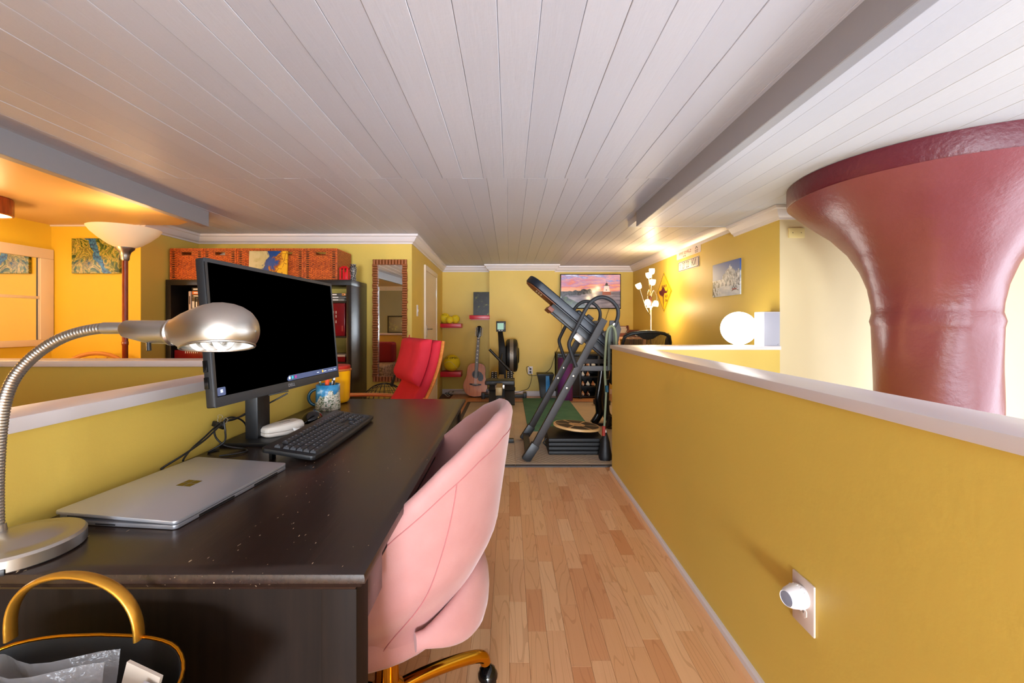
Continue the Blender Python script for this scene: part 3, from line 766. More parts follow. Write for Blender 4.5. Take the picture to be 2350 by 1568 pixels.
for i in range(NU+1):
    ph = R(-118) + R(236)*i/NU
    ring = [shell_pt(ph, j/NV) for j in range(NV+1)]
    o_, i_ = Vector(shell_pt(ph, 1)), Vector(shell_pt(ph, 1, True))
    mid = (o_+i_)/2; hw = (o_-i_)/2
    for k in range(1, 6):
        a = PI*k/6; ring.append(tuple(mid + hw*math.cos(a) + Vector((0, 0, .024*math.sin(a)))))
    ring += [shell_pt(ph, j/NV, True) for j in range(NV, -1, -1)]
    rings.append(ring)
MB().loft(rings).build('shell', 'pink_velvet', pc, smooth=60)
def seam(f, n=60, r=.0013): MB().tube([f(i/n) for i in range(n+1)], r, 5).build('seam', 'pink_thread', pc)
seam(lambda t: Vector(shell_pt(R(-116)+R(232)*t, .93))*1.0 + Vector((.0006*math.cos(R(-116)+R(232)*t), .0006*math.sin(R(-116)+R(232)*t), 0)))
for s_ in (-1, 1): seam(lambda t: Vector(shell_pt(s_*R(50+26*(1-t)**2), .93*t+.0)) + Vector((.0008, s_*.0008, 0)), 30)
# seat and lower back roll
def disc(rx, ry, z0, z1, cx, ed=.03, n=40):
    pr = [(0.02, z0), (1-ed*1.6, z0), (1-ed*.4, z0+ed*.35), (1, z0+ed), (1, z1-ed), (1-ed*.4, z1-ed*.35), (1-ed*1.8, z1), (0.02, z1+.008)]
    return MB().loft([[(cx+rx*k*math.cos(2*PI*i/n), ry*k*math.sin(2*PI*i/n), z) for i in range(n)] for k, z in pr])
disc(.245, .225, .335, .465, -.05, .035).build('seat', 'pink_velvet', pc, smooth=60)
lob = []
for i in range(25):
    ph = R(-62)+R(124)*i/24; q = math.cos(ph*1.35)
    cxr = 0.232; w2 = .030*max(.15, q)**.5
    ring = []
    for k in range(14):
        a = 2*PI*k/14
        ring.append(((cxr+w2*math.cos(a))*math.cos(ph)+.012, (cxr+w2*math.cos(a))*math.sin(ph), .405+.085*max(.25, q)*math.sin(a)))
    lob.append(ring)
MB().loft(lob).build('lumbar_roll', 'pink_velvet', pc, smooth=60)
MB().lathe([(.032, .10), (.032, .22), (.022, .225), (.022, .34)], 20).build('post', 'gold_metal', pc)
MB().lathe([(.04, .085), (.044, .10), (.044, .135), (.03, .15)], 24).build('hub', 'gold_metal', pc)
MB().box(-.10, .08, -.09, .09, .325, .342).build('seat_plate', 'black_plastic', pc, bevel=.003)
for k in range(5):
    a = R(31 + 72*k); d = Vector((math.cos(a), math.sin(a), 0))
    pts = [d*.03+Vector((0,0,.118)), d*.10+Vector((0,0,.122)), d*.18+Vector((0,0,.118)), d*.25+Vector((0,0,.108)), d*.288+Vector((0,0,.094)), d*.297+Vector((0,0,.075))]
    lg = MB().tube(spline(pts, 5), .0165, 14, flat=(1.0, 1.15)).build('base_leg', 'gold_metal', pc, smooth=70)
    ca = MB(Matrix.Translation(d*.305) @ Matrix.Rotation(a+R(70), 4, 'Z'))
    for s_ in (-1, 1):
        M2 = Matrix.Translation((0, s_*.014, .027)) @ Matrix.Rotation(R(90), 4, 'X')
        ca.lathe([(.004, -.008), (.024, -.009), (.027, -.005), (.027, .005), (.024, .009), (.004, .008)], 22, M=M2)
    ca.box(-.012, .012, -.006, .006, .02, .062); ca.lathe([(.03, .03), (.03, .04), (.02, .056), (.008, .062)], 18, c=(-.004, 0, 0))
    ca.build('castor', 'black_gloss', lg)

# ================================================================== handbag on a stool
mat('bag_leather', (14, 13, 14), 0.55, bump=(160, 0.1, 0.002)); mat('bag_gold', (196, 132, 28), 0.22, 1.0, bump=(60, 0.15, .003))
mat('bag_gold_soft', (206, 148, 52), 0.34, 0.8, bump=(90, 0.2, .002))
BX, BY = -0.565, 0.475
sto = thing('stool', 'low black wooden stool under the handbag', 'stool', (BX, BY, 0))
MB().lathe([(.001, .35), (.155, .35), (.16, .356), (.16, .372), (.155, .378), (.001, .378)], 32).build('seat', 'desk_wood_panel', sto)
for k in range(4):
    a = R(45+90*k); MB().tube([(.10*math.cos(a), .10*math.sin(a), .35), (.135*math.cos(a), .135*math.sin(a), 0)], .014, 10).build('leg', 'desk_wood_panel', sto)
bgz = 0.379
hb = thing('handbag', 'black handbag with gold piping and a gold leather handle in front of the desk', 'handbag', (BX, BY, bgz))
def bag_ring(k, n=48):
    """k: 0 bottom .. 1 rim ; squarish oval"""
    out = []
    hx = .125+.032*k; hy = .07+.040*k
    for i in range(n):
        a = 2*PI*i/n; c, s_ = math.cos(a), math.sin(a)
        x = hx*abs(c)**.55*(1 if c > 0 else -1); y = hy*abs(s_)**.6*(1 if s_ > 0 else -1)
        out.append((x, y))
    return out
def rimh(x, y): return .287 + .012*math.cos(x/.16*PI/2) - (.055 if False else 0)*0 - .06*max(0, abs(x)/.157-.72)**1.2
rg = []
for k in (0, .1, .3, .5, .7, .85, 1.0):
    rg.append([(x, y, k*rimh(x, y)) for x, y in bag_ring(k)])
inn = [[(x*.97, y*.96, k*rimh(x, y)) for x, y in bag_ring(k)] for k in (1.0, .6, .05)]
MB().loft(rg+inn).build('body', 'bag_leather', hb, smooth=60)
MB().tube([Vector((x*.99, y*.985, rimh(x, y)+.001)) for x, y in bag_ring(1)], .0026, 8, closed=True).build('piping', 'bag_gold', hb, smooth=80)
for s_, lab in ((1, 'gold leather handle'), (-1, 'gold leather handle')):
    yb = s_*.105; hp = []
    for i in range(33):
        t = i/32; a = PI*t
        hp.append(Vector((-.031 - .088*math.cos(a)*(1+.05*math.sin(a)) - .012*math.sin(a), yb + .004*math.sin(a)*s_, .296+(.086 if s_ > 0 else -.05)*math.sin(a)**.8 + (0 if s_ > 0 else 0))))
    if s_ < 0: hp = [Vector((p.x, yb-.012-.01*math.sin(PI*i/32), .285-.12*math.sin(PI*i/32)**.8)) for i, p in enumerate(hp)]
    MB().tube(hp, .0085, 12, flat=(.5, 1.0)).build('handle', 'bag_gold_soft', hb, smooth=70)
# contents
m, nt, b, tc = base('clear_film', 0.12); b.inputs['Base Color'].default_value = rgb(226, 222, 224); b.inputs['Alpha'].default_value = 0.2
addbump(nt, b, noise(nt, tc.outputs['Object'], 45, 3), .5, .01)
pbag = thing('plastic_bag', 'clear plastic bag printed with white swirls inside the handbag', 'plastic bag', (BX-.05, BY+.035, bgz+.075))
def film(n, w_, h_, fy):
    return [[(-w_/2+w_*i/n, fy(i/n, j/8), h_*j/8*(1-.18*abs(i/n-.55))) for i in range(n+1)] for j in range(9)]
for k, yy in enumerate((0, .022)):
    MB(Matrix.Rotation(R(-6), 4, 'Y')).loft(film(12, .25, .232, lambda u, v_, yy=yy: yy + .012*math.sin(u*9+v_*5)*(.3+v_) + .01*v_), closed=False).build('film', 'clear_film', pbag, smooth=80)
mat('swirl_white', (236, 236, 238), 0.5)
sw = [( -.02, .185, .022, 1), (.03, .195, .018, -1), (.055, .175, .015, 1), (-.065, .165, .02, -1), (.0, .15, .02, 1)]
for cx, cz, r_, d in sw:
    sp = [Vector((cx+r_*(1-i/44)*math.cos(d*i*.25), -.004+.012*math.sin((cx/.205+.5)*9+cz/.232*5)*(.3+cz/.232)+.01*cz/.232-.004, cz+r_*(1-i/44)*math.sin(i*.25))) for i in range(40)]
    MB(Matrix.Rotation(R(-6), 4, 'Y')).tube(sp, .0016, 5).build('swirl', 'swirl_white', pbag)
mat('red_goods', (176, 92, 66), 0.5, var=(30, (208, 150, 120), (1, 1, 1)))
MB(Matrix.Translation((0, .012, .06))).sphere((0, 0, .06), .075, 20, 12, (1, .12, 1)).build('wrapped_item', 'red_goods', pbag)
mat('paper_grey', (176, 170, 172), 0.7); mat('paper_cream', (206, 192, 178), 0.7)
pp = thing('papers', 'bundle of folded grey and cream papers upright in the handbag', 'papers', (BX+.075, BY+.045, bgz+.105))
for i, (dx, dy, h_, rz, m_) in enumerate(((-.016, .012, .216, 14, 'paper_cream'), (.0, .0, .205, 20, 'paper_grey'), (.012, -.012, .196, 26, 'paper_cream'), (.022, .004, .200, 34, 'paper_grey'), (.03, -.016, .186, 30, 'paper_grey'))):
    MB(Matrix.Translation((dx, dy, 0)) @ Matrix.Rotation(R(rz), 4, 'Y') @ Matrix.Rotation(R(8*i-10), 4, 'Z')).box(-.026, .026, -.002, .002, -.02, h_-.02).build('sheet', m_, pp, smooth=0)

# ================================================================== outlet with night light on the right half wall
mat('outlet_almond', (216, 198, 186), 0.35); mat('nightlight_white', (232, 230, 234), 0.3); mat('grille_grey', (130, 132, 146), 0.7, bump=(900, .6, .001))
OY, OZ = 1.083, 0.392
ou = thing('wall_outlet', 'almond wall outlet plate on the right yellow half wall', 'outlet', (XHR, OY, OZ))
MB().box(-.006, 0, -.040, .040, -.0635, .0635).build('plate', 'outlet_almond', ou, bevel=.003)
for z in (-.021, .021):
    r_ = MB().prism([(-.0085, z-.0135), (.0085, z-.0135), (.0165, z-.006), (.0165, z+.006), (.0085, z+.0135), (-.0085, z+.0135), (-.0165, z+.006), (-.0165, z-.006)], 0, .0082, M=Matrix.Rotation(R(-90), 4, 'Y') @ Matrix.Rotation(R(90), 4, 'Z')).build('receptacle', 'outlet_almond', ou, bevel=.0008)
    for y in (-.006, .006): MB().box(-.0086, -.0078, y-.001, y+.001, z-.001, z+.007).build('slot', 'black_plastic', r_, smooth=0)
nl = thing('night_light', 'white round plug-in night light with a mesh front, in the wall outlet', 'night light', (XHR-.0085, OY, OZ+.018))
Mn = Matrix.Rotation(R(-90), 4, 'Y') @ Matrix.Rotation(R(14), 4, 'X')
MB(Mn).lathe([(.001, 0), (.026, 0), (.029, .006), (.0295, .014), (.0285, .020), (.025, .036), (.020, .047), (.0185, .049), (.0175, .0475), (.001, .0475)], 32).build('housing', 'nightlight_white', nl, smooth=40)
MB(Mn).lathe([(.001, .0477), (.0172, .0477), (.016, .0488), (.001, .0495)], 28).build('mesh_front', 'grille_grey', nl)
for k in range(16):
    a = 2*PI*k/16
    MB(Mn).box(.0288*math.cos(a)-.0012, .0288*math.cos(a)+.0012, .0288*math.sin(a)-.0012, .0288*math.sin(a)+.0012, .012, .017).build('rib', 'nightlight_white', nl, smooth=0)

# ================================================================== globe lamp and white box on the far half wall
mat('globe_glow', (255, 255, 250), 0.3, emit=((255, 250, 240), 7.0)); mat('white_box_paint', (176, 176, 190), 0.5)
gl = thing('globe_lamp', 'glowing white globe lamp standing on the half wall cap', 'lamp', (1.66, 3.062, CAPZ))
MB().lathe([(.03, 0), (.035, .001), (.035, .006), (.02, .010)], 24).build('base', 'trim_white', gl)
MB().sphere((0, 0, .124), .119, 36, 24).build('globe', 'globe_glow', gl, smooth=180)
mat('fill_globe_warm', (255, 240, 215), 0.3, emit=((255, 204, 136), 58.0))  # added globe outside the view, there to wash the left ceiling orange
fill_globe = thing('globe_lamp', 'added warm globe light, out of view on the left half wall cap beside the stairs', 'lamp', (-3.25, 1.905, CAPZ))  # added fill globe, only shares the globe_lamp name
MB().lathe([(.03, 0), (.035, .001), (.035, .006), (.02, .010)], 24).build('base', 'trim_white', fill_globe)
MB().sphere((0, 0, .124), .119, 24, 16).build('globe', 'fill_globe_warm', fill_globe, smooth=180)
wb = thing('white_box', 'white cube box standing beside the glowing globe lamp', 'box', (1.858, 3.05, CAPZ))
MB().box(-.056, .056, -.06, .06, .0005, .242).build('box_body', 'white_box_paint', wb, bevel=.002)
MB().tube([(-.056, -.0605, .239), (.056, -.0605, .239)], .0012, 6).build('lid_edge', 'trim_white', wb)
MB().prism([(.037, .012), (.041, .008), (.047, .018), (.041, .011)], 0, .0006, M=Matrix.Translation((0, -.0602, 0)) @ Matrix.Rotation(R(90), 4, 'X')).build('tick_mark', 'ink_grey', wb, smooth=0)
# thermostat plate on the cream wall
mat('plate_cream', (232, 214, 150), .35)
tp = thing('blank_plate', 'cream painted blank cover plate high on the stairwell wall', 'wall plate', (P(1827, 535, YBEIGE).x, YBEIGE, P(1827, 535, YBEIGE).z))
MB().box(-.056, .056, -.010, 0, -.035, .035).build('plate', 'plate_cream', tp, bevel=.004)
for x in (-.03, .03): MB(Matrix.Translation((x, -.010, 0)) @ Matrix.Rotation(R(90), 4, 'X')).lathe([(.001, 0), (.003, 0), (.003, .001), (.001, .001)], 10).build('screw', 'nickel_dark', tp)

# ================================================================== pictures and signs on the right wall
def wallx(px, py, off=.004):                      # point on the right wall from a pixel
    Y = F*(XR-off)/(px-CX); return P(px, py, Y)
def signM(a, b_, off):                            # local x towards the camera (right in the picture), y up, z off the wall
    return frame((XR-off, a, b_), (0, -1, 0), (0, 0, 1))
sg = thing('white_sign', 'long white sign reading WHITEFACE on the right wall', 'sign', (XR, 4.545, 1.80))
p0, p1 = wallx(1553.5, 600), wallx(1607.6, 578); p2 = wallx(1607.6, 555)
mat('sign_white', (232, 214, 206), 0.4); mat('sign_red', (150, 40, 26), 0.5); mat('sign_dark', (52, 34, 32), 0.5)
zc = (p1.z+p2.z)/2; MS = signM(p0.y, zc-.05, .006); SW = p0.y-p1.y
MB(MS).prism(rrect(0, SW, 0, .10, .008), -.005, .001).build('board', 'sign_white', sg, True, bevel=.0008)
text('lettering', 'WHITEFACE', .062, 'sign_red', sg, MS @ Matrix.Translation((SW*.37, .056, .0012)), True, xs=.95, shear=.2)
text('lettering', 'SEE ME?', .026, 'sign_dark', sg, MS @ Matrix.Translation((SW*.36, .016, .0012)), True, xs=.9)
MB(MS).prism([(SW*.80, .042), (SW*.85, .078), (SW*.855, .092), (SW*.86, .078), (SW*.915, .042), (SW*.88, .05), (SW*.857, .066), (SW*.835, .05)], .001, .0016).build('emblem', 'sign_dark', sg, True, smooth=0)
text('lettering', 'Lake Placid', .017, 'sign_dark', sg, MS @ Matrix.Translation((SW*.86, .031, .0012)), True)
text('lettering', 'New York', .015, 'sign_dark', sg, MS @ Matrix.Translation((SW*.86, .014, .0012)), True)
lpz = thing('licence_plate', 'embossed white licence plate with dark characters under the white sign', 'licence plate', (XR, 4.54, 1.68))
q0, q1, q2 = wallx(1557, 628), wallx(1604, 611.4), wallx(1604, 588.5)
MS = signM(q0.y, q1.z, .006); SW = q0.y-q1.y; SH = .109
MB(MS).prism(rrect(0, SW, 0, SH, .012), -.004, .0).build('plate', 'sign_white', lpz, True, bevel=.0008)
rr_ = [Vector((x, y, .0005)) for x, y in rrect(.008, SW-.008, .008, SH-.008, .01)]
MB(MS).tube(rr_, .0032, 6, closed=True).build('border', 'sign_dark', lpz, True)
text('lettering', 'Т', .066, 'sign_dark', lpz, MS @ Matrix.Translation((SW*.10, SH*.46, .0006)), True, xs=.7)
text('lettering', '27 22', .098, 'sign_dark', lpz, MS @ Matrix.Translation((SW*.39, SH*.5, .0006)), True, xs=.76)
text('lettering', 'КИ', .098, 'sign_dark', lpz, MS @ Matrix.Translation((SW*.78, SH*.5, .0006)), True, xs=.84)
# diamond kangaroo warning sign
mat('sign_yellow', (250, 196, 8), 0.4); mat('sign_maroon', (92, 18, 22), 0.5)
c0 = wallx(1524, 671); hw = .25
ds = thing('road_sign', 'yellow diamond road sign with a kangaroo on the right wall', 'sign', (XR, c0.y, c0.z))
MS = signM(c0.y, c0.z, .006)
def diamond(r_, rd=.012):
    return [(-r_+rd, -rd), (-r_, 0), (-r_+rd, rd), (-rd, r_-rd), (0, r_), (rd, r_-rd), (r_-rd, rd), (r_, 0), (r_-rd, -rd), (rd, -r_+rd), (0, -r_), (-rd, -r_+rd)]
MB(MS).prism(diamond(hw), -.004, 0).build('board', 'sign_yellow', ds, True, smooth=0)
MB(MS).tube([Vector((x, y, .0004)) for x, y in diamond(hw*.94)], .0028, 6, closed=True).build('border', 'sign_dark', ds, True)
text('lettering', 'KANGAROOS', .046, 'sign_dark', ds, MS @ Matrix.Translation((0.01, .072, .0004)), True, xs=.62)
text('lettering', 'NEXT', .046, 'sign_dark', ds, MS @ Matrix.Translation((.085, -.055, .0004)), True, xs=.8)
text('lettering', '20km', .044, 'sign_dark', ds, MS @ Matrix.Translation((.082, -.105, .0004)), True, xs=.85)
kang = [(-.165, .012), (-.150, .040), (-.140, .020), (-.125, .025), (-.09, .030), (-.06, .058), (-.025, .066), (.01, .052), (.045, .018), (.085, .006), (.115, .020), (.14, .060), (.145, .060), (.125, .012), (.10, -.012), (.06, -.014), (.02, -.012), (-.005, -.040), (-.012, -.085), (-.002, -.13), (-.012, -.175), (-.022, -.21), (-.03, -.205), (-.022, -.16), (-.028, -.12), (-.04, -.06), (-.052, -.04), (-.07, -.052), (-.085, -.045), (-.095, -.03), (-.12, -.034), (-.14, -.018), (-.155, -.012)]
MB(MS).prism(kang, .0002, .0006).build('kangaroo', 'sign_maroon', ds, True, smooth=0)
for y in (hw*.86, -hw*.86): MB(MS).lathe([(.001, .0), (.006, .0), (.006, .002), (.001, .002)], 10, c=(0, y, 0)).build('bolt', 'grey_print', ds, True)
# mountain poster
m, nt, b, tc = base('mountain_print', 0.35)
sx = nt.nodes.new('ShaderNodeSeparateXYZ'); v = tc.outputs['Object']; nt.links.new(v, sx.inputs[0])
x_, z_ = sx.outputs[0], sx.outputs[1]
n1 = noise(nt, mapping(nt, v, (1, 1, 0)), 9, 6, .7)
ax = mathn(nt, 'ABSOLUTE', mathn(nt, 'SUBTRACT', x_, .31))
ridge = mathn(nt, 'ADD', mathn(nt, 'SUBTRACT', .262, mathn(nt, 'MULTIPLY', ax, .75)), mathn(nt, 'MULTIPLY', mathn(nt, 'SUBTRACT', n1, .5), .16))
ax2 = mathn(nt, 'ABSOLUTE', mathn(nt, 'SUBTRACT', x_, .45))
ridge2 = mathn(nt, 'ADD', mathn(nt, 'SUBTRACT', .215, mathn(nt, 'MULTIPLY', ax2, .55)), mathn(nt, 'MULTIPLY', mathn(nt, 'SUBTRACT', n1, .5), .12))
rg_ = mathn(nt, 'MAXIMUM', mathn(nt, 'MAXIMUM', ridge, ridge2), .15)
skyc = ramp(nt, z_, [(0.1, (96, 130, 190)), (0.30, (44, 84, 168))])
rock = ramp(nt, noise(nt, mapping(nt, v, (1.3, .8, 0), rot=(0, 0, .5)), 26, 7, .75), [(0.40, (48, 58, 80)), (0.5, (150, 162, 182)), (0.58, (226, 230, 236))])
snow = ramp(nt, noise(nt, mapping(nt, v, (1, 3, 0)), 8, 3), [(0.35, (176, 190, 212)), (0.65, (222, 228, 238))])
tree = mathn(nt, 'GREATER_THAN', noise(nt, mapping(nt, v, (1, .6, 0)), 40, 3), mathn(nt, 'ADD', .42, mathn(nt, 'MULTIPLY', x_, 1.6)))
low = mathn(nt, 'LESS_THAN', mathn(nt, 'ADD', z_, mathn(nt, 'MULTIPLY', mathn(nt, 'SUBTRACT', n1, .5), .1)), .085)
c_ = mixc(nt, mathn(nt, 'GREATER_THAN', z_, rg_), rock, skyc)
c_ = mixc(nt, low, c_, snow); c_ = mixc(nt, mathn(nt, 'MULTIPLY', tree, mathn(nt, 'LESS_THAN', z_, .14)), c_, rgb(24, 34, 40))
nt.links.new(c_, b.inputs['Base Color'])
t0, t1 = wallx(1637, 683), wallx(1700, 673)
PWd, PHt = t0.y-t1.y, .30
po = thing('mountain_poster', 'unframed print of a snowy mountain under a blue sky on the right wall', 'poster', (XR-.004, t0.y, t0.z))
po.rotation_euler = frame((0, 0, 0), (0, -1, 0), (0, 0, 1)).to_euler()
MB().box(0, PWd, 0, PHt, -.004, .006).build('panel', 'mountain_print', po, smooth=0)
mat('poster_red', (170, 40, 50), .5)
MB().tube([Vector((PWd*.74+.02*k, .045+(.035 if k % 2 else .012), .0065)) for k in range(5)], .0018, 5).build('logo_peak', 'sign_dark', po)
MB().tube([Vector((PWd*.72+.11*t/8, .036+.012*math.sin(t/8*PI), .0065)) for t in range(9)], .002, 5).build('logo_arc', 'sign_dark', po)

for k in range(4): MB().box(PWd*.74+.018*k, PWd*.74+.018*k+.012, .044, .058, .006, .0068).build('logo_letter', 'poster_red', po, smooth=0)
# ================================================================== left side
# ---- floor lamp (torchiere)
mat('lamp_glass', (238, 220, 196), 0.4, emit=((255, 196, 120), .15)); mat('cherry_wood', (150, 62, 26), 0.25, coat=.4, var=(8, (120, 44, 18), (6, 6, 1)))
TX, TY = -2.655, 2.92
tl = thing('floor_lamp', 'torchiere floor lamp with a cherry wood pole and an upturned glass bowl', 'lamp', (TX, TY, 0))
MB().lathe([(.14, 0), (.14, .012), (.06, .03), (.03, .05), (.02, .07)], 32).build('base', 'brushed_nickel', tl)
MB().lathe([(.0165, .06), (.0165, .95), (.0185, .955), (.0185, .975), (.0165, .98), (.0165, 1.545)], 20).build('pole', 'cherry_wood', tl)
MB().lathe([(.018, 1.535), (.024, 1.545), (.026, 1.57), (.033, 1.595), (.052, 1.615), (.055, 1.63), (.05, 1.632)], 28).build('bowl_holder', 'brushed_nickel', tl)
MB().lathe([(.045, 1.622), (.09, 1.645), (.14, 1.685), (.18, 1.725), (.2, 1.757), (.197, 1.758), (.176, 1.728), (.137, 1.69), (.088, 1.65), (.045, 1.627)], 48, caps=False).build('glass_bowl', 'lamp_glass', tl)
point('torchiere_bulb', (TX, TY, 1.735), 4, (1.0, .64, .32), .15)
# ---- drum ceiling light
dl = thing('ceiling_light', 'round reddish wooden ceiling light over the stairs', 'ceiling light', (-3.44, 2.73, ZL))
MB().lathe([(.001, 0), (.155, 0), (.16, -.01), (.16, -.11), (.15, -.115), (.148, -.11), (.148, -.02)], 40).build('drum', 'cherry_wood', dl)
mat('drum_glow', (255, 230, 190), .4, emit=((255, 205, 140), 4))
MB().lathe([(.001, -.107), (.147, -.107), (.147, -.104), (.001, -.104)], 40).build('diffuser', 'drum_glow', dl)
point('drum_bulb', (-3.44, 2.73, ZL-.16), 8, (1.0, .64, .30), .1)
# ---- alcove painting
def swirl_paint(name, stops, scale, vein=None):
    m, nt, b, tc = base(name, 0.3); v = tc.outputs['Object']
    nd = nt.nodes.new('ShaderNodeTexNoise'); nd.inputs['Scale'].default_value = 5; nt.links.new(v, nd.inputs['Vector'])
    vv = mixc(nt, .16, v, nd.outputs['Color'])
    n = noise(nt, vv, scale, 7, .62, 1.5)
    c = ramp(nt, n, stops)
    if vein:
        sx = nt.nodes.new('ShaderNodeSeparateXYZ'); nt.links.new(v, sx.inputs[0])
        d = mathn(nt, 'ABSOLUTE', mathn(nt, 'ADD', mathn(nt, 'ADD', sx.outputs[0], mathn(nt, 'MULTIPLY', sx.outputs[2], .45)), mathn(nt, 'ADD', vein[0], mathn(nt, 'MULTIPLY', mathn(nt, 'SUBTRACT', noise(nt, v, 9, 3), .5), .16))))
        c = mixc(nt, mathn(nt, 'LESS_THAN', d, vein[1]), c, ramp(nt, noise(nt, v, 50, 4), [(.4, (14, 60, 110)), (.6, (60, 130, 180))]))
    nt.links.new(c, b.inputs['Base Color']); addbump(nt, b, n, .3, .004)
swirl_paint('alcove_art', [(.3, (20, 40, 34)), (.42, (52, 84, 34)), (.47, (120, 130, 40)), (.51, (206, 176, 84)), (.54, (70, 98, 50)), (.60, (150, 130, 50)), (.66, (30, 66, 50)), (.74, (22, 74, 110))], 13, (-.02, .028))
c0 = P(222.5, 588, YALC-.01)
ap = thing('abstract_painting', 'abstract green, gold and blue canvas on the yellow alcove wall', 'painting', (c0.x, YALC-.001, c0.z))
wv = 109/F*YALC/2; hv = 80/F*YALC/2
MB().box(-wv, wv, -.022, 0, -hv, hv).build('canvas', 'alcove_art', ap, bevel=.002)
# ---- mirrored window on the alcove side wall
mat('mirror_glass', (245, 247, 246), 0.0, 1.0); mat('frame_cream', (226, 208, 180), .4, bump=(30, .05)); 
y0w, y1w, z0w, z1w = 2.55, 3.545, .918, 1.717
w1 = struct(MB().box(XALC, XALC+.012, y0w, y1w, z0w, z1w).build('window_1', 'frame_cream', smooth=0))
for a, b_, c, d in ((y0w, y1w, z1w-.082, z1w), (y0w, y1w, z0w, z0w+.05), (y1w-.10, y1w, z0w+.05, z1w-.082), (y0w, y0w+.1, z0w+.05, z1w-.082)):
    MB().box(XALC+.012, XALC+.03, a, b_, c, d).build('window_frame', 'frame_cream', w1, bevel=.004)
MB().box(XALC+.012, XALC+.022, y0w+.1, y1w-.1, 1.300, 1.322).build('muntin', 'frame_cream', w1, bevel=.002)
for z0, z1 in ((z0w+.05, 1.30), (1.322, z1w-.082)):
    MB().box(XALC+.012, XALC+.0135, y0w+.1, y1w-.1, z0, z1).build('pane', 'mirror_glass', w1, smooth=0)
    MB().box(XALC+.0135, XALC+.017, y1w-.115, y1w-.110, z0, z1).build('pane_gap', 'black_plastic', w1, smooth=0)

# ---- bookcase
mat('bookcase_black', (24, 19, 16), 0.32, bump=(40, .04), var=(4, (30, 24, 19), (1, 1, 8)))
KX0, KX1, KY0, KY1, KZ = -3.083, -1.416, 3.79, 4.195, 1.493
bc = thing('bookcase', 'large black-brown open cube bookcase against the yellow wall', 'bookcase', ((KX0+KX1)/2, (KY0+KY1)/2, 0))
for x in (KX0, KX1-.046): MB().box(x, x+.046, KY0, KY1, 0, KZ-.05).build('side_panel', 'bookcase_black', bc, True, bevel=.002)
MB().box(KX0, KX1, KY0, KY1, KZ-.05, KZ).build('top_panel', 'bookcase_black', bc, True, bevel=.002)
MB().box(KX0+.046, KX1-.046, KY0, KY1, 0, .05).build('bottom_panel', 'bookcase_black', bc, True, smooth=0)
ncol = 5; cw = (KX1-KX0-.092)/ncol
for k in range(1, ncol): MB().box(KX0+.046+cw*k-.008, KX0+.046+cw*k+.008, KY0+.004, KY1, .05, KZ-.05).build('divider', 'bookcase_black', bc, True, smooth=0)
SHZ = [.40, .735, .97, 1.285]
for k in range(ncol):
    for z in (SHZ if k == ncol-1 else [.39, .735, 1.085]):
        MB().box(KX0+.046+cw*k+.008, KX0+.046+cw*(k+1)-.008, KY0+.006, KY1, z, z+.016).build('shelf', 'bookcase_black', bc, True, smooth=0)
MB().box(KX0+.046, KX0+.046+cw-.008, KY1-.006, KY1, .05, KZ-.05).build('back_panel', 'bookcase_black', bc, True, smooth=0)
def book(lab, x0, x1, z0, z1, c, depth=.2, grp='books in the bookcase', y0=None, cat='book', name='book'):
    y = (KY0+.03) if y0 is None else y0
    nm = 'cover_%d_%d_%d' % c
    if nm not in MATS: mat(nm, c, .45)
    if 'page_white' not in MATS: mat('page_white', (214, 204, 184), .8)
    t = thing(name, lab, cat, ((x0+x1)/2, y+depth/2, z0), 0, grp)
    MB().box(x0, x1, y, y+depth, z0, z1).build('cover', nm, t, True, bevel=.003)
    if x1-x0 < z1-z0: MB().box(x0+.003, x1-.003, y+.006, y+depth-.003, z1-.001, z1+.0015).build('pages', 'page_white', t, True, smooth=0); mid = (z0+z1)/2
    else: MB().box(x1-.001, x1+.0012, y+.006, y+depth-.003, z0+.003, z1-.003).build('pages', 'page_white', t, True, smooth=0)
    nb = 'pen_white' if sum(c) < 420 else 'sign_dark'
    if x1-x0 < z1-z0: MB().box(x0+.006, x1-.006, y-.0005, y, z0+.6*(z1-z0), z0+.85*(z1-z0)).build('spine_title', nb, t, True, smooth=0)
    else: MB().box(x0+.15*(x1-x0), x0+.6*(x1-x0), y-.0005, y, z0+.3*(z1-z0), z0+.7*(z1-z0)).build('spine_title', nb, t, True, smooth=0)
def Xb(px): return (px-CX)/F*3.82
book('thin tall pale grey book standing in the bookcase', Xb(432.5), Xb(438), 1.102, 1.39, (190, 172, 164))
book('dark brown book with a gold emblem on its spine in the bookcase', Xb(439.5), Xb(447.5), 1.102, 1.335, (74, 56, 36))
book('black hardback standing in the bookcase', Xb(448), Xb(454), 1.102, 1.33, (20, 18, 20))
book('ochre and black paperback standing in the bookcase', Xb(454.5), Xb(461.5), 1.102, 1.333, (136, 96, 48))
book('olive book lying across the standing books', Xb(440), Xb(467), 1.338, 1.36, (92, 80, 42), .14)
book('orange book lying on the olive book', Xb(441), Xb(465), 1.362, 1.392, (224, 120, 48), .14)
book('black book lying on top of the orange book', Xb(440), Xb(464), 1.394, 1.424, (30, 22, 18), .14)
for i, (x0, x1, z, h_, c, lab) in enumerate(((757, 789, 1.303, .020, (120, 120, 112), 'grey book at the bottom of the flat pile'), (755, 791, 1.325, .022, (88, 88, 84), 'dark grey book in the middle of the flat pile'), (756, 784, 1.349, .024, (60, 58, 56), 'charcoal book on top of the flat pile'))):
    book(lab+' in the bookcase', Xb(x0), Xb(x1), z, z+h_, c, .18)
book('upper tan paperback lying on the pile beside the bookcase end', Xb(784.5), Xb(792.5), 1.352, 1.372, (224, 150, 82), .14)
mat('box_red', (128, 14, 24), .22, var=(5, (104, 10, 18), (1, 1, 1)))
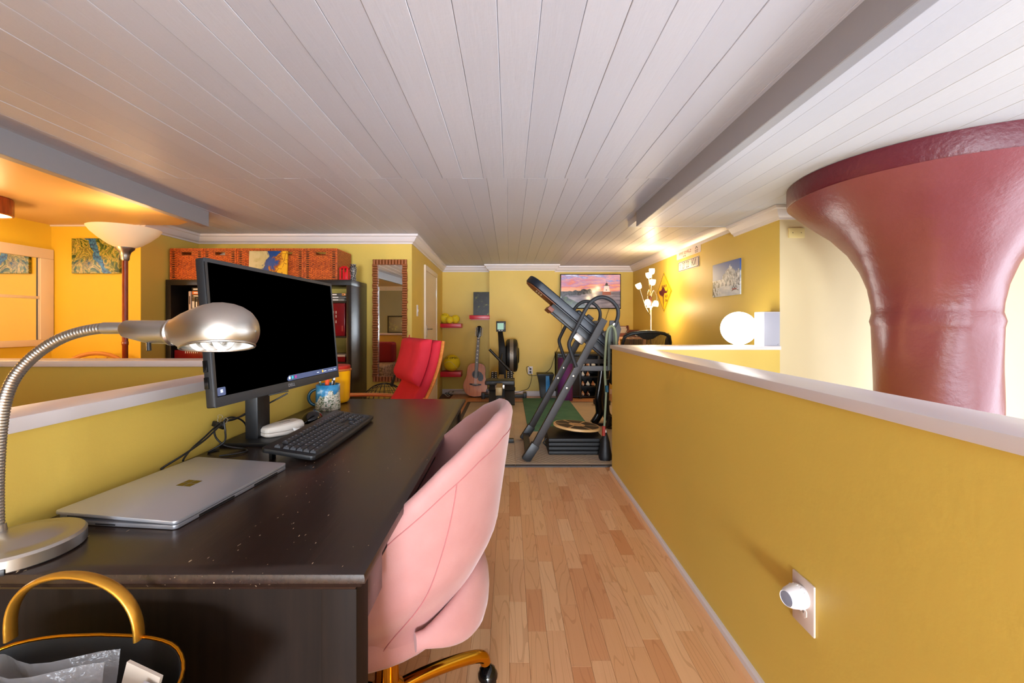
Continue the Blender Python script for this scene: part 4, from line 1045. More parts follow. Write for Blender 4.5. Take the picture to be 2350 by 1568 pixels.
rb = thing('storage_box', 'glossy dark red storage box with pale vertical marks in the bookcase', 'box', (Xb(765), 3.95, .986))
MB().box(Xb(741), Xb(792), 3.81, 4.12, .987, 1.283).build('box_body', 'box_red', rb, True, bevel=.004)
for z in (1.20, 1.165, 1.115): 
    for dx in (0, .022): MB().box(Xb(766)+dx, Xb(766)+dx+.006, 3.8085, 3.81, z-.012, z+.012).build('mark', 'paper_cream', rb, True, smooth=0)
MB().box(Xb(785), Xb(788), 3.8085, 3.81, 1.03, 1.08).build('mark', 'sign_red', rb, True, smooth=0)
rb2 = thing('red_box', 'bright red box with white vertical bars on a low shelf of the bookcase', 'box', (Xb(440), 3.95, .752))
MB().box(Xb(400), Xb(469), 3.82, 4.1, .752, .86).build('box_body', 'box_red', rb2, True, bevel=.004)
for k in range(7): MB().box(Xb(425)+.018*k, Xb(425)+.018*k+.006, 3.8185, 3.82, .83, .85).build('bar', 'pen_white', rb2, True, smooth=0)
rb3 = thing('red_box', 'dark red box with a white lid behind the yellow canister', 'box', (Xb(770), 3.95, .752))
MB().box(Xb(742), Xb(792), 3.82, 4.1, .752, .80).build('box_body', 'box_red', rb3, True, bevel=.004)
MB().box(Xb(741.5), Xb(792.5), 3.815, 4.105, .80, .816).build('lid', 'paper_cream', rb3, True, bevel=.002)

# ---- wicker baskets
m, nt, b, tc = base('wicker', 0.45); v = tc.outputs['Object']
br = nt.nodes.new('ShaderNodeTexBrick'); br.inputs['Scale'].default_value = 1.0
br.inputs['Brick Width'].default_value = .030; br.inputs['Row Height'].default_value = .0105; br.inputs['Mortar Size'].default_value = .0024; br.inputs['Mortar Smooth'].default_value = .3
cx_ = nt.nodes.new('ShaderNodeSeparateXYZ'); nt.links.new(v, cx_.inputs[0]); cb = nt.nodes.new('ShaderNodeCombineXYZ')
nt.links.new(mathn(nt, 'ADD', cx_.outputs[0], cx_.outputs[1]), cb.inputs[0]); nt.links.new(cx_.outputs[2], cb.inputs[1])
nt.links.new(cb.outputs[0], br.inputs['Vector'])
br.inputs['Color1'].default_value = rgb(238, 128, 42); br.inputs['Color2'].default_value = rgb(206, 92, 24); br.inputs['Mortar'].default_value = rgb(70, 22, 6)
nt.links.new(mixc(nt, mathn(nt, 'MULTIPLY', noise(nt, v, 7, 3), .35), br.outputs['Color'], rgb(168, 62, 18)), b.inputs['Base Color'])
addbump(nt, b, mathn(nt, 'SUBTRACT', 1.0, br.outputs['Fac']), .9, .006)
mat('wicker_rim', (228, 112, 36), .5, bump=(120, .6, .004), var=(60, (150, 56, 18), (1, 1, 1)))
mat('basket_dark', (44, 22, 10), .8)
bw_, bd_, bh_ = .301, .33, .288; by_ = 3.825
bk = thing('wicker_basket', 'x', 'basket', (0, 0, 0), 0, 'wicker baskets on the bookcase')
t_ = .012
pan = MB()
for x0, x1, z0, z1 in ((-bw_/2, -.045, 0, bh_-.012), (.045, bw_/2, 0, bh_-.012), (-.045, .045, 0, bh_-.062), (-.045, .045, bh_-.034, bh_-.012)): pan.box(x0, x1, 0, t_, z0, z1)
pan.build('front_panel', 'wicker', bk, smooth=0)
for x in (-bw_/2, bw_/2-t_): MB().box(x, x+t_, t_, bd_, 0, bh_-.012).build('side_panel', 'wicker', bk, smooth=0)
MB().box(-bw_/2+t_, bw_/2-t_, bd_-t_, bd_, 0, bh_-.04).build('back_panel', 'basket_dark', bk, smooth=0)
MB().box(-bw_/2+t_, bw_/2-t_, t_, bd_-t_, 0, .01).build('bottom', 'basket_dark', bk, smooth=0)
MB().tube([Vector(p) for p in ((-bw_/2+.006, .006, bh_-.008), (bw_/2-.006, .006, bh_-.008), (bw_/2-.006, bd_-.006, bh_-.008), (-bw_/2+.006, bd_-.006, bh_-.008))], .008, 8, closed=True).build('rim', 'wicker_rim', bk)
gp = MB()
for s_ in (-1, 1):
    for k in range(13): gp.box(s_*.118-.011, s_*.118+.011, -.0012, .001, .022+.019*k, .029+.019*k)
gp.build('weave_gaps', 'basket_dark', bk, smooth=0)['kind'] = 'stuff'
wr = MB()
for k in range(26):
    for j in range(6): wr.box(-.105+.035*j+(.0175 if k % 2 else 0), -.105+.035*j+.030+(.0175 if k % 2 else 0), -.0035, .001, .010+.0098*k, .0175+.0098*k) if not (abs(-.09+.035*j) < .075 and k > 20) and -.105+.035*j+(.0175 if k % 2 else 0) < .085 else None
wr.build('weave_strands', 'wicker_rim', bk, bevel=.0012, seg=1)['kind'] = 'stuff'
for s_ in (-1, 1): MB().box(s_*(bw_/2-.008)-.007, s_*(bw_/2-.008)+.007, -.004, .006, 0, bh_-.01).build('corner_post', 'wicker_rim', bk, bevel=.003)
bl = ['orange wicker basket at the end of the row beside the left corner', 'orange wicker basket showing pale contents through its handle hole', 'orange wicker basket half hidden by the left side of the leaning canvas', 'orange wicker basket half hidden by the yellow side of the leaning canvas', 'orange wicker basket beside the red lantern']
for i in range(5):
    o = bk if i == 0 else copy_tree(bk)
    xl = (390+77*i-CX)/F*by_
    o.location = (xl+bw_/2, by_, KZ); o['label'] = bl[i]
bb = thing('ball_of_cloth', 'pale rumpled cloth inside the second wicker basket', 'cloth', ((390+77-CX)/F*by_+bw_/2, by_+.09, KZ+.011))
MB().sphere((0, 0, .13), .12, 16, 10, (.85, .5, 1.05)).build('cloth', 'paper_cream', bb)
# canvas leaning on the baskets
m, nt, b, tc = base('canvas_art', .35); v = tc.outputs['Object']
sx = nt.nodes.new('ShaderNodeSeparateXYZ'); nt.links.new(v, sx.inputs[0])
n0 = noise(nt, v, 7, 6, .65, 1.0)
ft = mathn(nt, 'ADD', mathn(nt, 'ADD', mathn(nt, 'MULTIPLY', sx.outputs[0], 2.2), mathn(nt, 'MULTIPLY', sx.outputs[2], -.9)), mathn(nt, 'MULTIPLY', n0, .9))
cc_ = ramp(nt, ft, [(.02, (206, 196, 150)), (.16, (186, 176, 120)), (.20, (16, 62, 128)), (.40, (22, 78, 148)), (.43, (150, 74, 24)), (.50, (226, 160, 40)), (.56, (238, 180, 34))])
vv = nt.nodes.new('ShaderNodeTexVoronoi'); vv.feature = 'DISTANCE_TO_EDGE'; vv.inputs['Scale'].default_value = 22; nt.links.new(v, vv.inputs['Vector'])
cc_ = mixc(nt, mathn(nt, 'MULTIPLY', mathn(nt, 'LESS_THAN', vv.outputs['Distance'], .03), mathn(nt, 'LESS_THAN', mathn(nt, 'ABSOLUTE', mathn(nt, 'SUBTRACT', ft, .56)), .12)), cc_, rgb(120, 50, 16))
nt.links.new(cc_, b.inputs['Base Color'])
cv = thing('leaning_canvas', 'abstract blue, white and yellow canvas leaning on the wicker baskets', 'painting', ((616-CX)/F*3.802, 3.797, KZ+.0005))
MB(Matrix.Rotation(R(-3), 4, 'X')).box(-.172, .172, -.010, .008, 0, .258).build('canvas', 'canvas_art', cv, bevel=.002)
# red lantern, patterned vase
mat('lantern_red', (214, 20, 34), .35)
ln = thing('lantern', 'small red metal lantern on top of the bookcase', 'lantern', ((792.5-CX)/F*3.86, 3.86, KZ))
for x in (-.032, .032):
    for y in (-.032, .032): MB().box(x-.006, x+.006, y-.006, y+.006, .008, .105).build('post', 'lantern_red', ln, smooth=0)
MB().box(-.042, .042, -.042, .042, 0, .01).build('base', 'lantern_red', ln, bevel=.002)
MB().loft([[(-.042, -.042, .105), (.042, -.042, .105), (.042, .042, .105), (-.042, .042, .105)], [(-.02, -.02, .128), (.02, -.02, .128), (.02, .02, .128), (-.02, .02, .128)]]).build('roof', 'lantern_red', ln, smooth=0)
for y in (-.032, .032): MB().box(-.004, .004, y-.003, y+.003, .01, .105).build('bar', 'lantern_red', ln, smooth=0)
MB().box(-.018, .018, -.018, .018, .01, .075).build('candle', 'lantern_red', ln, bevel=.004)
m, nt, b, tc = base('vase_pattern', .45); v = tc.outputs['Object']
br = nt.nodes.new('ShaderNodeTexVoronoi'); br.inputs['Scale'].default_value = 90; nt.links.new(v, br.inputs['Vector'])
nt.links.new(ramp(nt, br.outputs['Distance'], [(.3, (176, 168, 154)), (.42, (60, 58, 56))]), b.inputs['Base Color'])
va = thing('vase', 'slim black and white patterned vase on the corner of the bookcase', 'vase', ((810.5-CX)/F*3.90, 3.90, KZ))
MB().lathe([(.018, 0), (.026, .002), (.027, .02), (.024, .035), (.031, .10), (.030, .125), (.022, .138), (.028, .152), (.026, .152), (.02, .138), (.001, .12)], 24).build('vase_body', 'vase_pattern', va, smooth=50)

# ---- mirror with a frame of short logs
mat('log_wood', (138, 74, 34), .55, var=(14, (176, 104, 54), (1, 1, 1)), bump=(60, .3, .004))
mat('mirror_backing', (90, 60, 36), .7)
a = P(855, 876, YLB-.03); c = P(934, 596, YLB-.03)
mr = thing('wall_mirror', 'tall wall mirror framed with short rounded logs', 'mirror', ((a.x+c.x)/2, YLB, a.z))
FW = .048
MB().box(a.x+.008, c.x-.008, YLB-.012, YLB, a.z+.008, c.z-.008).build('backing', 'mirror_backing', mr, True, smooth=0)
MB().box(a.x+FW-.006, c.x-FW+.006, YLB-.0145, YLB-.0122, a.z+FW-.006, c.z-FW+.006).build('mirror_glass', 'mirror_glass', mr, True, smooth=0)
lm = MB().tube([(-.5, 0, 0), (-.47, 0, 0), (0, 0, 0), (.47, 0, 0), (.5, 0, 0)], [.42, .5, .47, .5, .42], 8).mesh('log', 'log_wood', smooth=50)
mwi = wm(mr).inverted()
def log(p, L, d, ang):
    o = obj('log', lm, mr); o.matrix_local = mwi @ (Matrix.Translation(p) @ Matrix.Rotation(ang, 4, 'Y') @ Matrix.Diagonal((L, d*1.1, d, 1)))
nz = 46; dz = (c.z-a.z-2*FW*.9)/nz
for k in range(nz):
    for x in (a.x+FW/2, c.x-FW/2): log((x+random.uniform(-.003, .003), YLB-.024-random.uniform(0, .004), a.z+FW*.9+dz*(k+.5)), FW*random.uniform(.94, 1.06), dz*1.02, 0)
nx = 11; dx = (c.x-a.x)/nx
for k in range(nx):
    for z in (a.z+FW/2, c.z-FW/2): log((a.x+dx*(k+.5), YLB-.026, z), FW*1.05, dx*1.0, R(90))

m, nt, b, tc = base('leaf_photo', .3); v = tc.outputs['Object']
nt.links.new(ramp(nt, noise(nt, v, 16, 5, .6), [(.5, (24, 20, 8)), (.6, (50, 48, 18)), (.68, (120, 124, 52)), (.76, (206, 206, 130))]), b.inputs['Base Color'])
# ---- daybed seen in the mirror, chest and grey wall things
mat('sofa_red', (140, 16, 28), .8); mat('throw_pattern', (196, 168, 130), .85, var=(28, (84, 60, 40), (1, 2, 2)), bump=(60, .5, .01)); 
db = thing('daybed', 'daybed with a red back bolster and a patterned throw behind the left half wall', 'daybed', (-2.62, 2.36, 0))
MB().box(-.95, .95, -.36, .40, .12, .30).build('frame', 'bookcase_black', db, bevel=.01)
MB().box(-.95, .95, -.36, .42, .30, .52).build('mattress', 'throw_pattern', db, bevel=.05, seg=4)
MB().box(-.92, .92, -.36, -.16, .52, .82).build('bolster', 'sofa_red', db, bevel=.05, seg=4)
for x in (-.9, .9):
    for y in (-.32, .36): MB().box(x-.03, x+.03, y-.03, y+.03, 0, .12).build('leg', 'bookcase_black', db, smooth=0)
dp = thing('dark_picture', 'small dark framed picture on the grey rear wall', 'picture', (-2.57, YRL, 1.06))
MB().box(-.22, .22, 0, .02, -.2, .2).build('frame', 'black_plastic', dp, bevel=.004)
MB().box(-.19, .19, .02, .022, -.17, .17).build('print', 'leaf_photo', dp, smooth=0)
cbk = thing('cane_chair', 'cane armchair whose curved wooden top peeks over the left half wall', 'chair', (-3.2, 3.14, 0), R(20))
mat('cane_wood', (206, 140, 70), .4)
for x in (-.24, .24):
    for y in (-.22, .22): MB().tube([(x, y, 0), (x, y, .40)], .016, 8).build('leg', 'cane_wood', cbk)
MB().box(-.26, .26, -.24, .24, .40, .43).build('seat', 'cane_wood', cbk, bevel=.01)
MB().tube([Vector((-.24*math.cos(PI*i/16)*1.0, .22, .43+.435*math.sin(PI*i/16)**.5)) for i in range(17)], .016, 8).build('back_frame', 'cane_wood', cbk)
for k in range(5): MB().tube([(-.14+.07*k, .22, .43), (-.14+.07*k, .22, .83)], .006, 6).build('back_slat', 'cane_wood', cbk)

# ---- red bentwood armchair
m, nt, b, tc = base('red_fabric', .8); v = tc.outputs['Object']
nt.links.new(ramp(nt, noise(nt, v, 5, 3), [(.3, (188, 20, 40)), (.7, (204, 28, 50))]), b.inputs['Base Color'])
addbump(nt, b, mathn(nt, 'ADD', noise(nt, v, 300, 2), mathn(nt, 'MULTIPLY', noise(nt, v, 14, 3), 1.5)), .25, .006)
mat('birch', (226, 146, 74), .35, var=(6, (206, 124, 56), (1, 12, 12)))
# local frame: +x is the way the chair faces, y across
RC = thing('armchair', 'red cushioned bentwood armchair with a headrest cushion', 'chair', (-0.93, 2.80, 0), R(180+30))
prof_c = [(.42, .43), (.36, .445), (.2, .405), (.05, .37), (-.06, .365), (-.13, .39), (-.20, .455), (-.27, .55), (-.335, .66), (-.385, .78), (-.415, .89), (-.43, .985)]
pc2 = spline([Vector((x, 0, z)) for x, z in prof_c], 5)
def strip(path, half, th, off):
    rg = []
    for i, p in enumerate(path):
        t = (path[min(i+1, len(path)-1)]-path[max(i-1, 0)]).normalized(); nrm = Vector((-t.z, 0, t.x))
        if nrm.x < 0 and False: nrm = -nrm
        e = min(1, min(i, len(path)-1-i)/2+.35)
        ring = []
        for y, q in ((-half, .25), (-half*.96, .8), (-half*.85, 1), (-half*.4, 1.06), (0, 1.0), (half*.4, 1.06), (half*.85, 1), (half*.96, .8), (half, .25)): ring.append(p + nrm*(off+th*q*e) + Vector((0, y, 0)))
        for y in (half*.98, 0, -half*.98): ring.append(p + nrm*(off) + Vector((0, y, 0)))
        rg.append(ring)
    return MB().loft(rg)
nside = 1
# path runs from the seat front to the top of the back; the sitter's side is to the right of the travel
strip(pc2, .238, -.055, -.012).build('cushion', 'red_fabric', RC, smooth=60)
hp_ = pc2[-16:]
strip([p for p in hp_], .243, -.075, -.078).build('headrest', 'red_fabric', RC, smooth=60)
MB().tube([Vector((p.x, -.243, p.z)) + Vector((.085, 0, .03)) for p in hp_[2:]], .004, 6).build('piping', 'red_fabric', RC)
for s_ in (-1, 1):
    MB().tube([Vector((p.x, s_*.235, p.z)) for p in pc2], .02, 8, flat=(.55, 1.1)).build('back_rail', 'birch', RC, smooth=50)
    arm = [Vector(q) for q in ((-.33, s_*.30, .53), (-.2, s_*.30, .565), (.05, s_*.30, .59), (.28, s_*.30, .595), (.38, s_*.30, .58), (.42, s_*.30, .52), (.40, s_*.30, .40), (.37, s_*.30, .2), (.34, s_*.30, .04), (.28, s_*.30, .017), (.0, s_*.30, .016), (-.36, s_*.30, .016))]
    MB().tube(spline(arm, 5), .0155, 8, flat=(.85, 1.9)).build('arm_rail', 'birch', RC, smooth=50)
for x, z in ((.36, .40), (-.30, .60), (-.20, .03)): MB().box(x-.012, x+.012, -.30, .30, z-.02, z+.02).build('cross_rail', 'birch', RC, bevel=.003)
# ---- black wire globe
wg = thing('wire_basket', 'round black wire basket standing in front of the mirror', 'wire basket', P(882, 940, 3.75).xyz.to_tuple()[:2] + (0,))
rgl, cz = .20, .37
for k in range(12):
    a = PI*k/12
    MB().tube([Vector((rgl*math.cos(a)*math.sin(t*2*PI/40), rgl*math.sin(a)*math.sin(t*2*PI/40), cz+rgl*math.cos(t*2*PI/40))) for t in range(40)], .0022, 5, closed=True).build('wire_hoop', 'black_plastic', wg)
for z in (-.12, -.05, .02, .09, .15):
    q = math.sqrt(rgl**2-z*z); MB().tube([Vector((q*math.cos(2*PI*i/36), q*math.sin(2*PI*i/36), cz+z)) for i in range(36)], .0022, 5, closed=True).build('wire_ring', 'black_plastic', wg)
MB().lathe([(.13, 0), (.13, .012), (.02, .02), (.012, .03), (.012, .19)], 24).build('stand', 'black_plastic', wg)
MB(Matrix.Rotation(R(18), 4, 'Y')).tube([Vector((-.11, 0, cz+.17)), Vector((-.11, 0, cz+.27))], [.016, .010], 10).build('stem', 'black_plastic', wg)
# ================================================================== far end: door, shelves, guitar, rower, television
# ---- door in the door wall
def doorx(y): return XLB1 + (-1.041-XLB1)*(y-YLB)/(YTV-YLB)
ddir = Vector((-1.041-XLB1, YTV-YLB, 0)).normalized(); yd0, yd1 = 4.90, 5.87
MD = frame((doorx(yd0)+.001, yd0, 0), ddir, (0, 0, 1))        # local x along the wall, y up, z into the room
if MD.to_3x3().col[2].x < 0: MD = MD @ Matrix.Diagonal((1, 1, -1, 1))
DW = yd1-yd0; DH = 1.78
do = struct(MB(MD).box(.06, DW-.06, 0.01, DH-.06, 0, .012).build('door_1', 'door_white', smooth=0))
for x0, x1, y0, y1 in ((0, .06, 0, DH), (DW-.06, DW, 0, DH), (.06, DW-.06, DH-.06, DH)): MB(MD).box(x0, x1, y0, y1, 0, .022).build('door_frame', 'door_white', do, bevel=.003)
hd = MB(MD).box(.105, .135, .93, 1.08, .012, .018).build('handle_plate', 'brushed_nickel', do, bevel=.002)
MB(MD).tube([Vector((.12, 1.03, .018)), Vector((.12, 1.03, .055)), Vector((.13, 1.03, .06)), Vector((.23, 1.03, .06))], .009, 10).build('door_handle', 'brushed_nickel', hd)
for y in (.25, 1.45): MB(MD).box(DW-.064, DW-.054, y, y+.1, .012, .02).build('hinge', 'brushed_nickel', do, smooth=0)
swp = thing('light_switch', 'white light switch plate on the wall beside the door', 'light switch', (doorx(4.5), 4.5, 1.235))
MB(frame((0, 0, 0), ddir, (0, 0, 1))).box(-.035, .035, -.06, .06, -.006, .006).build('plate', 'trim_white', swp, bevel=.002)
MB(frame((0, 0, 0), ddir, (0, 0, 1))).box(-.006, .006, -.012, .012, -.012, .012).build('toggle', 'trim_white', swp, bevel=.002)

# ---- red shelves, balls, picture
mat('shelf_red', (204, 18, 44), .3)
def shelf(px0, px1, py, lab, dep=.24, hgt=.055):
    yf = YTV-dep; x0, x1 = (px0-CX)/F*yf, (px1-CX)/F*yf; z = P(0, py, yf).z
    t = thing('wall_shelf', lab, 'shelf', ((x0+x1)/2, YTV, z), 0, 'red shelves in the recess')
    MB().box(x0, x1, yf, YTV, z-hgt, z).build('board', 'shelf_red', t, True, bevel=.002)
    MB().box(x0+.004, x1-.004, YTV-.03, YTV-.002, z-hgt-.012, z-hgt+.002).build('mounting_strip', 'shelf_red', t, True, smooth=0)
    return z, yf
z1, yf = shelf(1007, 1058, 743, 'red floating shelf carrying three yellow balls')
z2, _ = shelf(1077, 1123.5, 724, 'red floating shelf under the dark leaf picture')
z3, _ = shelf(1006, 1058, 854, 'red floating shelf under the big yellow ball', .24, .075)
m, nt, b, tc = base('ball_felt', .85); v = tc.outputs['Object']
nt.links.new(ramp(nt, noise(nt, v, 6, 3), [(.3, (232, 204, 20)), (.7, (242, 218, 40))]), b.inputs['Base Color']); addbump(nt, b, noise(nt, v, 150, 2), .2, .004)
mat('ball_seam', (206, 206, 190), .7)
def ball(px, py, r_px, y, zb, lab, txt):
    x = (px-CX)/F*y; r_ = r_px/F*y
    t = thing('tennis_ball', lab, 'ball', (x, y, zb), 0, 'yellow balls on the red shelves')
    MB().sphere((0, 0, r_), r_, 28, 18).build('ball_skin', 'ball_felt', t, smooth=180)
    MB(Matrix.Translation((0, 0, r_)) @ Matrix.Rotation(R(35), 4, 'Z') @ Matrix.Rotation(R(20), 4, 'X')).tube([Vector((r_*1.002*math.cos(a)*math.sqrt(1-(.55*math.sin(2*a))**2*.8), r_*1.002*math.sin(a)*math.sqrt(1-(.55*math.sin(2*a))**2*.8), r_*.49*math.sin(2*a))) for a in [2*PI*i/48 for i in range(48)]], r_*.012, 5, closed=True).build('seam', 'ball_seam', t)
    for i, ch in enumerate(txt):
        a = R(-90) + (i-(len(txt)-1)/2)*R(17); el = R(40)
        d = Vector((math.cos(el)*math.cos(a), math.cos(el)*math.sin(a), math.sin(el)))
        Mt = frame(Vector((0, 0, r_))+d*r_*1.004, (-math.sin(a), math.cos(a), 0), Vector((-math.sin(el)*math.cos(a), -math.sin(el)*math.sin(a), math.cos(el))))
        text('lettering', ch, r_*.42, 'sign_dark', t, Mt, ext=.0005)
ball(1021, 731, 12, 6.476, z1, 'largest yellow ball at the back of the upper red shelf', 'Penn')
ball(1032, 732, 8.5, 6.365, z1, 'small yellow ball at the front of the upper red shelf', '')
ball(1045, 732, 10, 6.468, z1, 'yellow ball with a dark mark beside the shelf end', 'us')
ball(1037, 836, 19, 6.42, z3, 'very large yellow ball with curved lettering on the low shelf', 'US OPEN')
pz = thing('leaf_picture', 'dark unframed photograph of sunlit leaves on the upper right shelf', 'picture', ((1105-CX)/F*6.45, 6.44, z2))
MB(Matrix.Rotation(R(-5), 4, 'X')).box(-.124, .124, -.006, .006, 0, .36).build('panel', 'leaf_photo', pz, smooth=0)
pq = thing('white_wires', 'loose bundle of pale wires on the floor by the door', 'wires', (-0.94, 6.33, 0))
for k in range(4): MB().tube(spline([Vector((.02*k+.05*math.cos(i*1.3+k), .03*k*.3+.06*math.sin(i*1.1+k), .01+.012*(i % 4)+.01*k)) for i in range(7)], 5), .004, 6).build('wire', ('pen_white', 'black_plastic')[k % 2], pq)
# rolled pale poster tube along the skirting
rt = thing('poster_tube', 'long pale cardboard tube lying along the back skirting', 'tube', (-.7, YTV-.06, 0))
MB().tube([(-.22, 0, .032), (.30, 0, .032)], .032, 16).build('tube_body', 'paper_cream', rt); MB().tube([(.30, 0, .032), (.312, 0, .032)], .033, 16).build('end_cap', 'sign_dark', rt)

# ---- guitar
mat('guitar_top', (214, 124, 46), .25, coat=.3, var=(5, (196, 104, 34), (12, 1, 1))); mat('guitar_side', (96, 44, 20), .25, coat=.4)
mat('rosewood', (46, 24, 16), .4); mat('pearl', (226, 210, 180), .3)
GB = P(1089, 906, 6.22); GT = P(1100, 743, 6.46)
ga = (GT-GB); gl_ = ga.length; ga.normalize()
gx = Vector((1, .0, 0)); gx = (gx-ga*gx.dot(ga)).normalized()
gt = thing('acoustic_guitar', 'natural wood twelve-string acoustic guitar leaning in the recess', 'guitar', (GB.x, GB.y, 0))
MG = frame((GB.x, GB.y, .012), gx, ga)
if MG.to_3x3().col[2].y > 0: pass
S_ = gl_/1.06
def gw(t):                                        # half width along the body 0 bottom..1 top
    pts = [(0, .0), (.02, .075), (.08, .135), (.18, .172), (.30, .188), (.42, .178), (.55, .152), (.64, .142), (.74, .142), (.84, .140), (.92, .122), (.97, .09), (1, .0)]
    for (a, wa), (c, wc_) in zip(pts[:-1], pts[1:]):
        if t <= c: q = (t-a)/(c-a); return wa+(wc_-wa)*q
BLn = .50*S_
ol = [(gw(i/40)*S_*.95, BLn*i/40) for i in range(41)] + [(-gw(i/40)*S_*.95, BLn*i/40) for i in range(39, 0, -1)]
zf = MG.to_3x3().col[2].y                          # +z axis points away from or to the camera
fz = 1 if zf < 0 else -1
def gbox(mb, x0, x1, y0, y1, a, b_): return mb.box(x0, x1, y0, y1, min(a*fz, b_*fz), max(a*fz, b_*fz))
def gpr(poly, a, b_): return MB(MG).prism(poly, min(a*fz, b_*fz), max(a*fz, b_*fz))
gpr(ol, -.10, -.002).build('body', 'guitar_side', gt, True, smooth=50)
gpr([(x*.985, .003+y*.99) for x, y in ol], -.002, .001).build('soundboard', 'guitar_top', gt, True, smooth=50)
def circ(cx, cy, r_, n=28): return [(cx+r_*math.cos(2*PI*i/n), cy+r_*math.sin(2*PI*i/n)) for i in range(n)]
hy = BLn*.655
ros = gpr(circ(0, hy, .062*S_), .001, .0018).build('rosette', 'guitar_side', gt, True, smooth=0)
gpr(circ(0, hy, .05*S_), .0018, .0024).build('sound_hole', 'black_plastic', ros, True, smooth=0)
gpr([(.045*S_, hy+.045), (.075*S_, hy+.03), (.105*S_, hy-.01), (.112*S_, hy-.06), (.095*S_, hy-.095), (.06*S_, hy-.10), (.028*S_, hy-.075), (.036*S_, hy-.045), (.058*S_, hy-.01), (.058*S_, hy+.02)], .0018, .003).build('pickguard', 'black_gloss', gt, True, smooth=0)
gpr([(-.085*S_, .175), (-.05*S_, .168), (0, .158), (.05*S_, .168), (.085*S_, .175), (.085*S_, .192), (-.085*S_, .192)], .001, .009).build('bridge', 'rosewood', gt, True, bevel=.001)
gpr([(-.045, .18), (.045, .18), (.045, .1845), (-.045, .1845)], .009, .012).build('saddle', 'pearl', gt, True, smooth=0)
ny0, ny1 = hy+.045, gl_-.185
nk = gpr([(-.027, ny0), (.027, ny0), (.022, ny1), (-.022, ny1)], .001, .010).build('fretboard', 'rosewood', gt, True, smooth=0)
gpr([(-.024, BLn-.01), (.024, BLn-.01), (.021, ny1), (-.021, ny1)], -.022, .001).build('neck', 'guitar_side', gt, True, bevel=.004)
for k in range(14):
    yy = ny1-(ny1-ny0)*(1-2**(-k/11))*1.35
    gpr([(-.026, yy), (.026, yy), (.026, yy+.0015), (-.026, yy+.0015)], .010, .0112).build('fret', 'brushed_nickel', nk, True, smooth=0)
    if k in (0, 1, 3, 5, 7, 9, 12):
        yy -= .012; gpr([(-.011, yy-.006), (.011, yy-.006), (.011, yy+.006), (-.011, yy+.006)], .010, .0108).build('inlay', 'pearl', nk, True, smooth=0)
hs = gpr([(-.022, ny1), (.022, ny1), (.036, ny1+.03), (.04, gl_-.03), (.022, gl_-.006), (0, gl_), (-.022, gl_-.006), (-.04, gl_-.03), (-.036, ny1+.03)], -.012, .004).build('headstock', 'black_gloss', gt, True, bevel=.002)
for s_ in (-1, 1):
    for k in range(6):
        yy = ny1+.038+k*.022
        gpr(circ(s_*.024, yy, .006, 10), .004, .011).build('tuning_post', 'brushed_nickel', hs, True)
        gpr([(s_*.04, yy-.003), (s_*.056, yy-.006), (s_*.056, yy+.006), (s_*.04, yy+.003)], -.008, -.002).build('tuning_key', 'brushed_nickel', hs, True, smooth=0)
for k in range(6): gpr([(-.018+.0072*k-.0006, .182), (-.018+.0072*k+.0006, .182), (-.014+.0056*k+.0006, ny1), (-.014+.0056*k-.0006, ny1)], .0125, .013).build('string', 'brushed_nickel', gt, True, smooth=0)

# ---- rowing machine
mat('rower_black', (24, 22, 20), .45); mat('rower_rail', (150, 130, 90), .5, .5); mat('lcd_green', (78, 142, 88), .3, emit=((78, 142, 88), .25)); mat('flywheel_mesh', (150, 140, 128), .4, .6, bump=(200, .5, .004))
RX = -0.098
rwm = thing('rowing_machine', 'black rowing machine with a green display facing the back wall', 'rowing machine', (RX, 5.0, 0))
def rb_(mb, name, m_, **k): return mb.build(name, m_, rwm, True, **k)
ff = rb_(MB().box(RX-.30, RX+.345, 6.14, 6.20, .012, .058), 'front_foot_bar', 'rower_black', bevel=.006)
for x in (RX-.30, RX+.31): MB().box(x-.01, x+.04, 6.12, 6.22, 0, .085).build('foot_cap', 'rower_black', ff, True, bevel=.006)
rb_(MB().loft([[(RX-.03, 3.92, .43), (RX+.03, 3.92, .43), (RX+.03, 3.92, .505), (RX-.03, 3.92, .505)], [(RX-.03, 5.35, .37), (RX+.03, 5.35, .37), (RX+.03, 5.35, .45), (RX-.03, 5.35, .45)], [(RX-.035, 6.12, .10), (RX+.035, 6.12, .10), (RX+.035, 6.12, .20), (RX-.035, 6.12, .20)]]), 'monorail', 'rower_rail', bevel=.004)
rl = rb_(MB().bar((RX, 4.00, .44), (RX, 3.88, .04), .05, .05), 'rear_leg', 'rower_black', bevel=.004)
MB().box(RX-.135, RX+.138, 3.85, 3.90, 0, .045).build('rear_foot_bar', 'rower_black', rl, True, bevel=.005)
se = rb_(MB().prism([(-.152, -.12), (.152, -.12), (.15, .06), (.10, .11), (.05, .09), (0, .05), (-.05, .09), (-.10, .11), (-.15, .06)], .47, .515, M=Matrix.Translation((RX, 4.42, 0))), 'seat', 'rower_black', bevel=.014, seg=3)
rb_(MB().box(RX-.05, RX+.05, 4.34, 4.50, .425, .47), 'seat_carriage', 'brushed_nickel', bevel=.004)
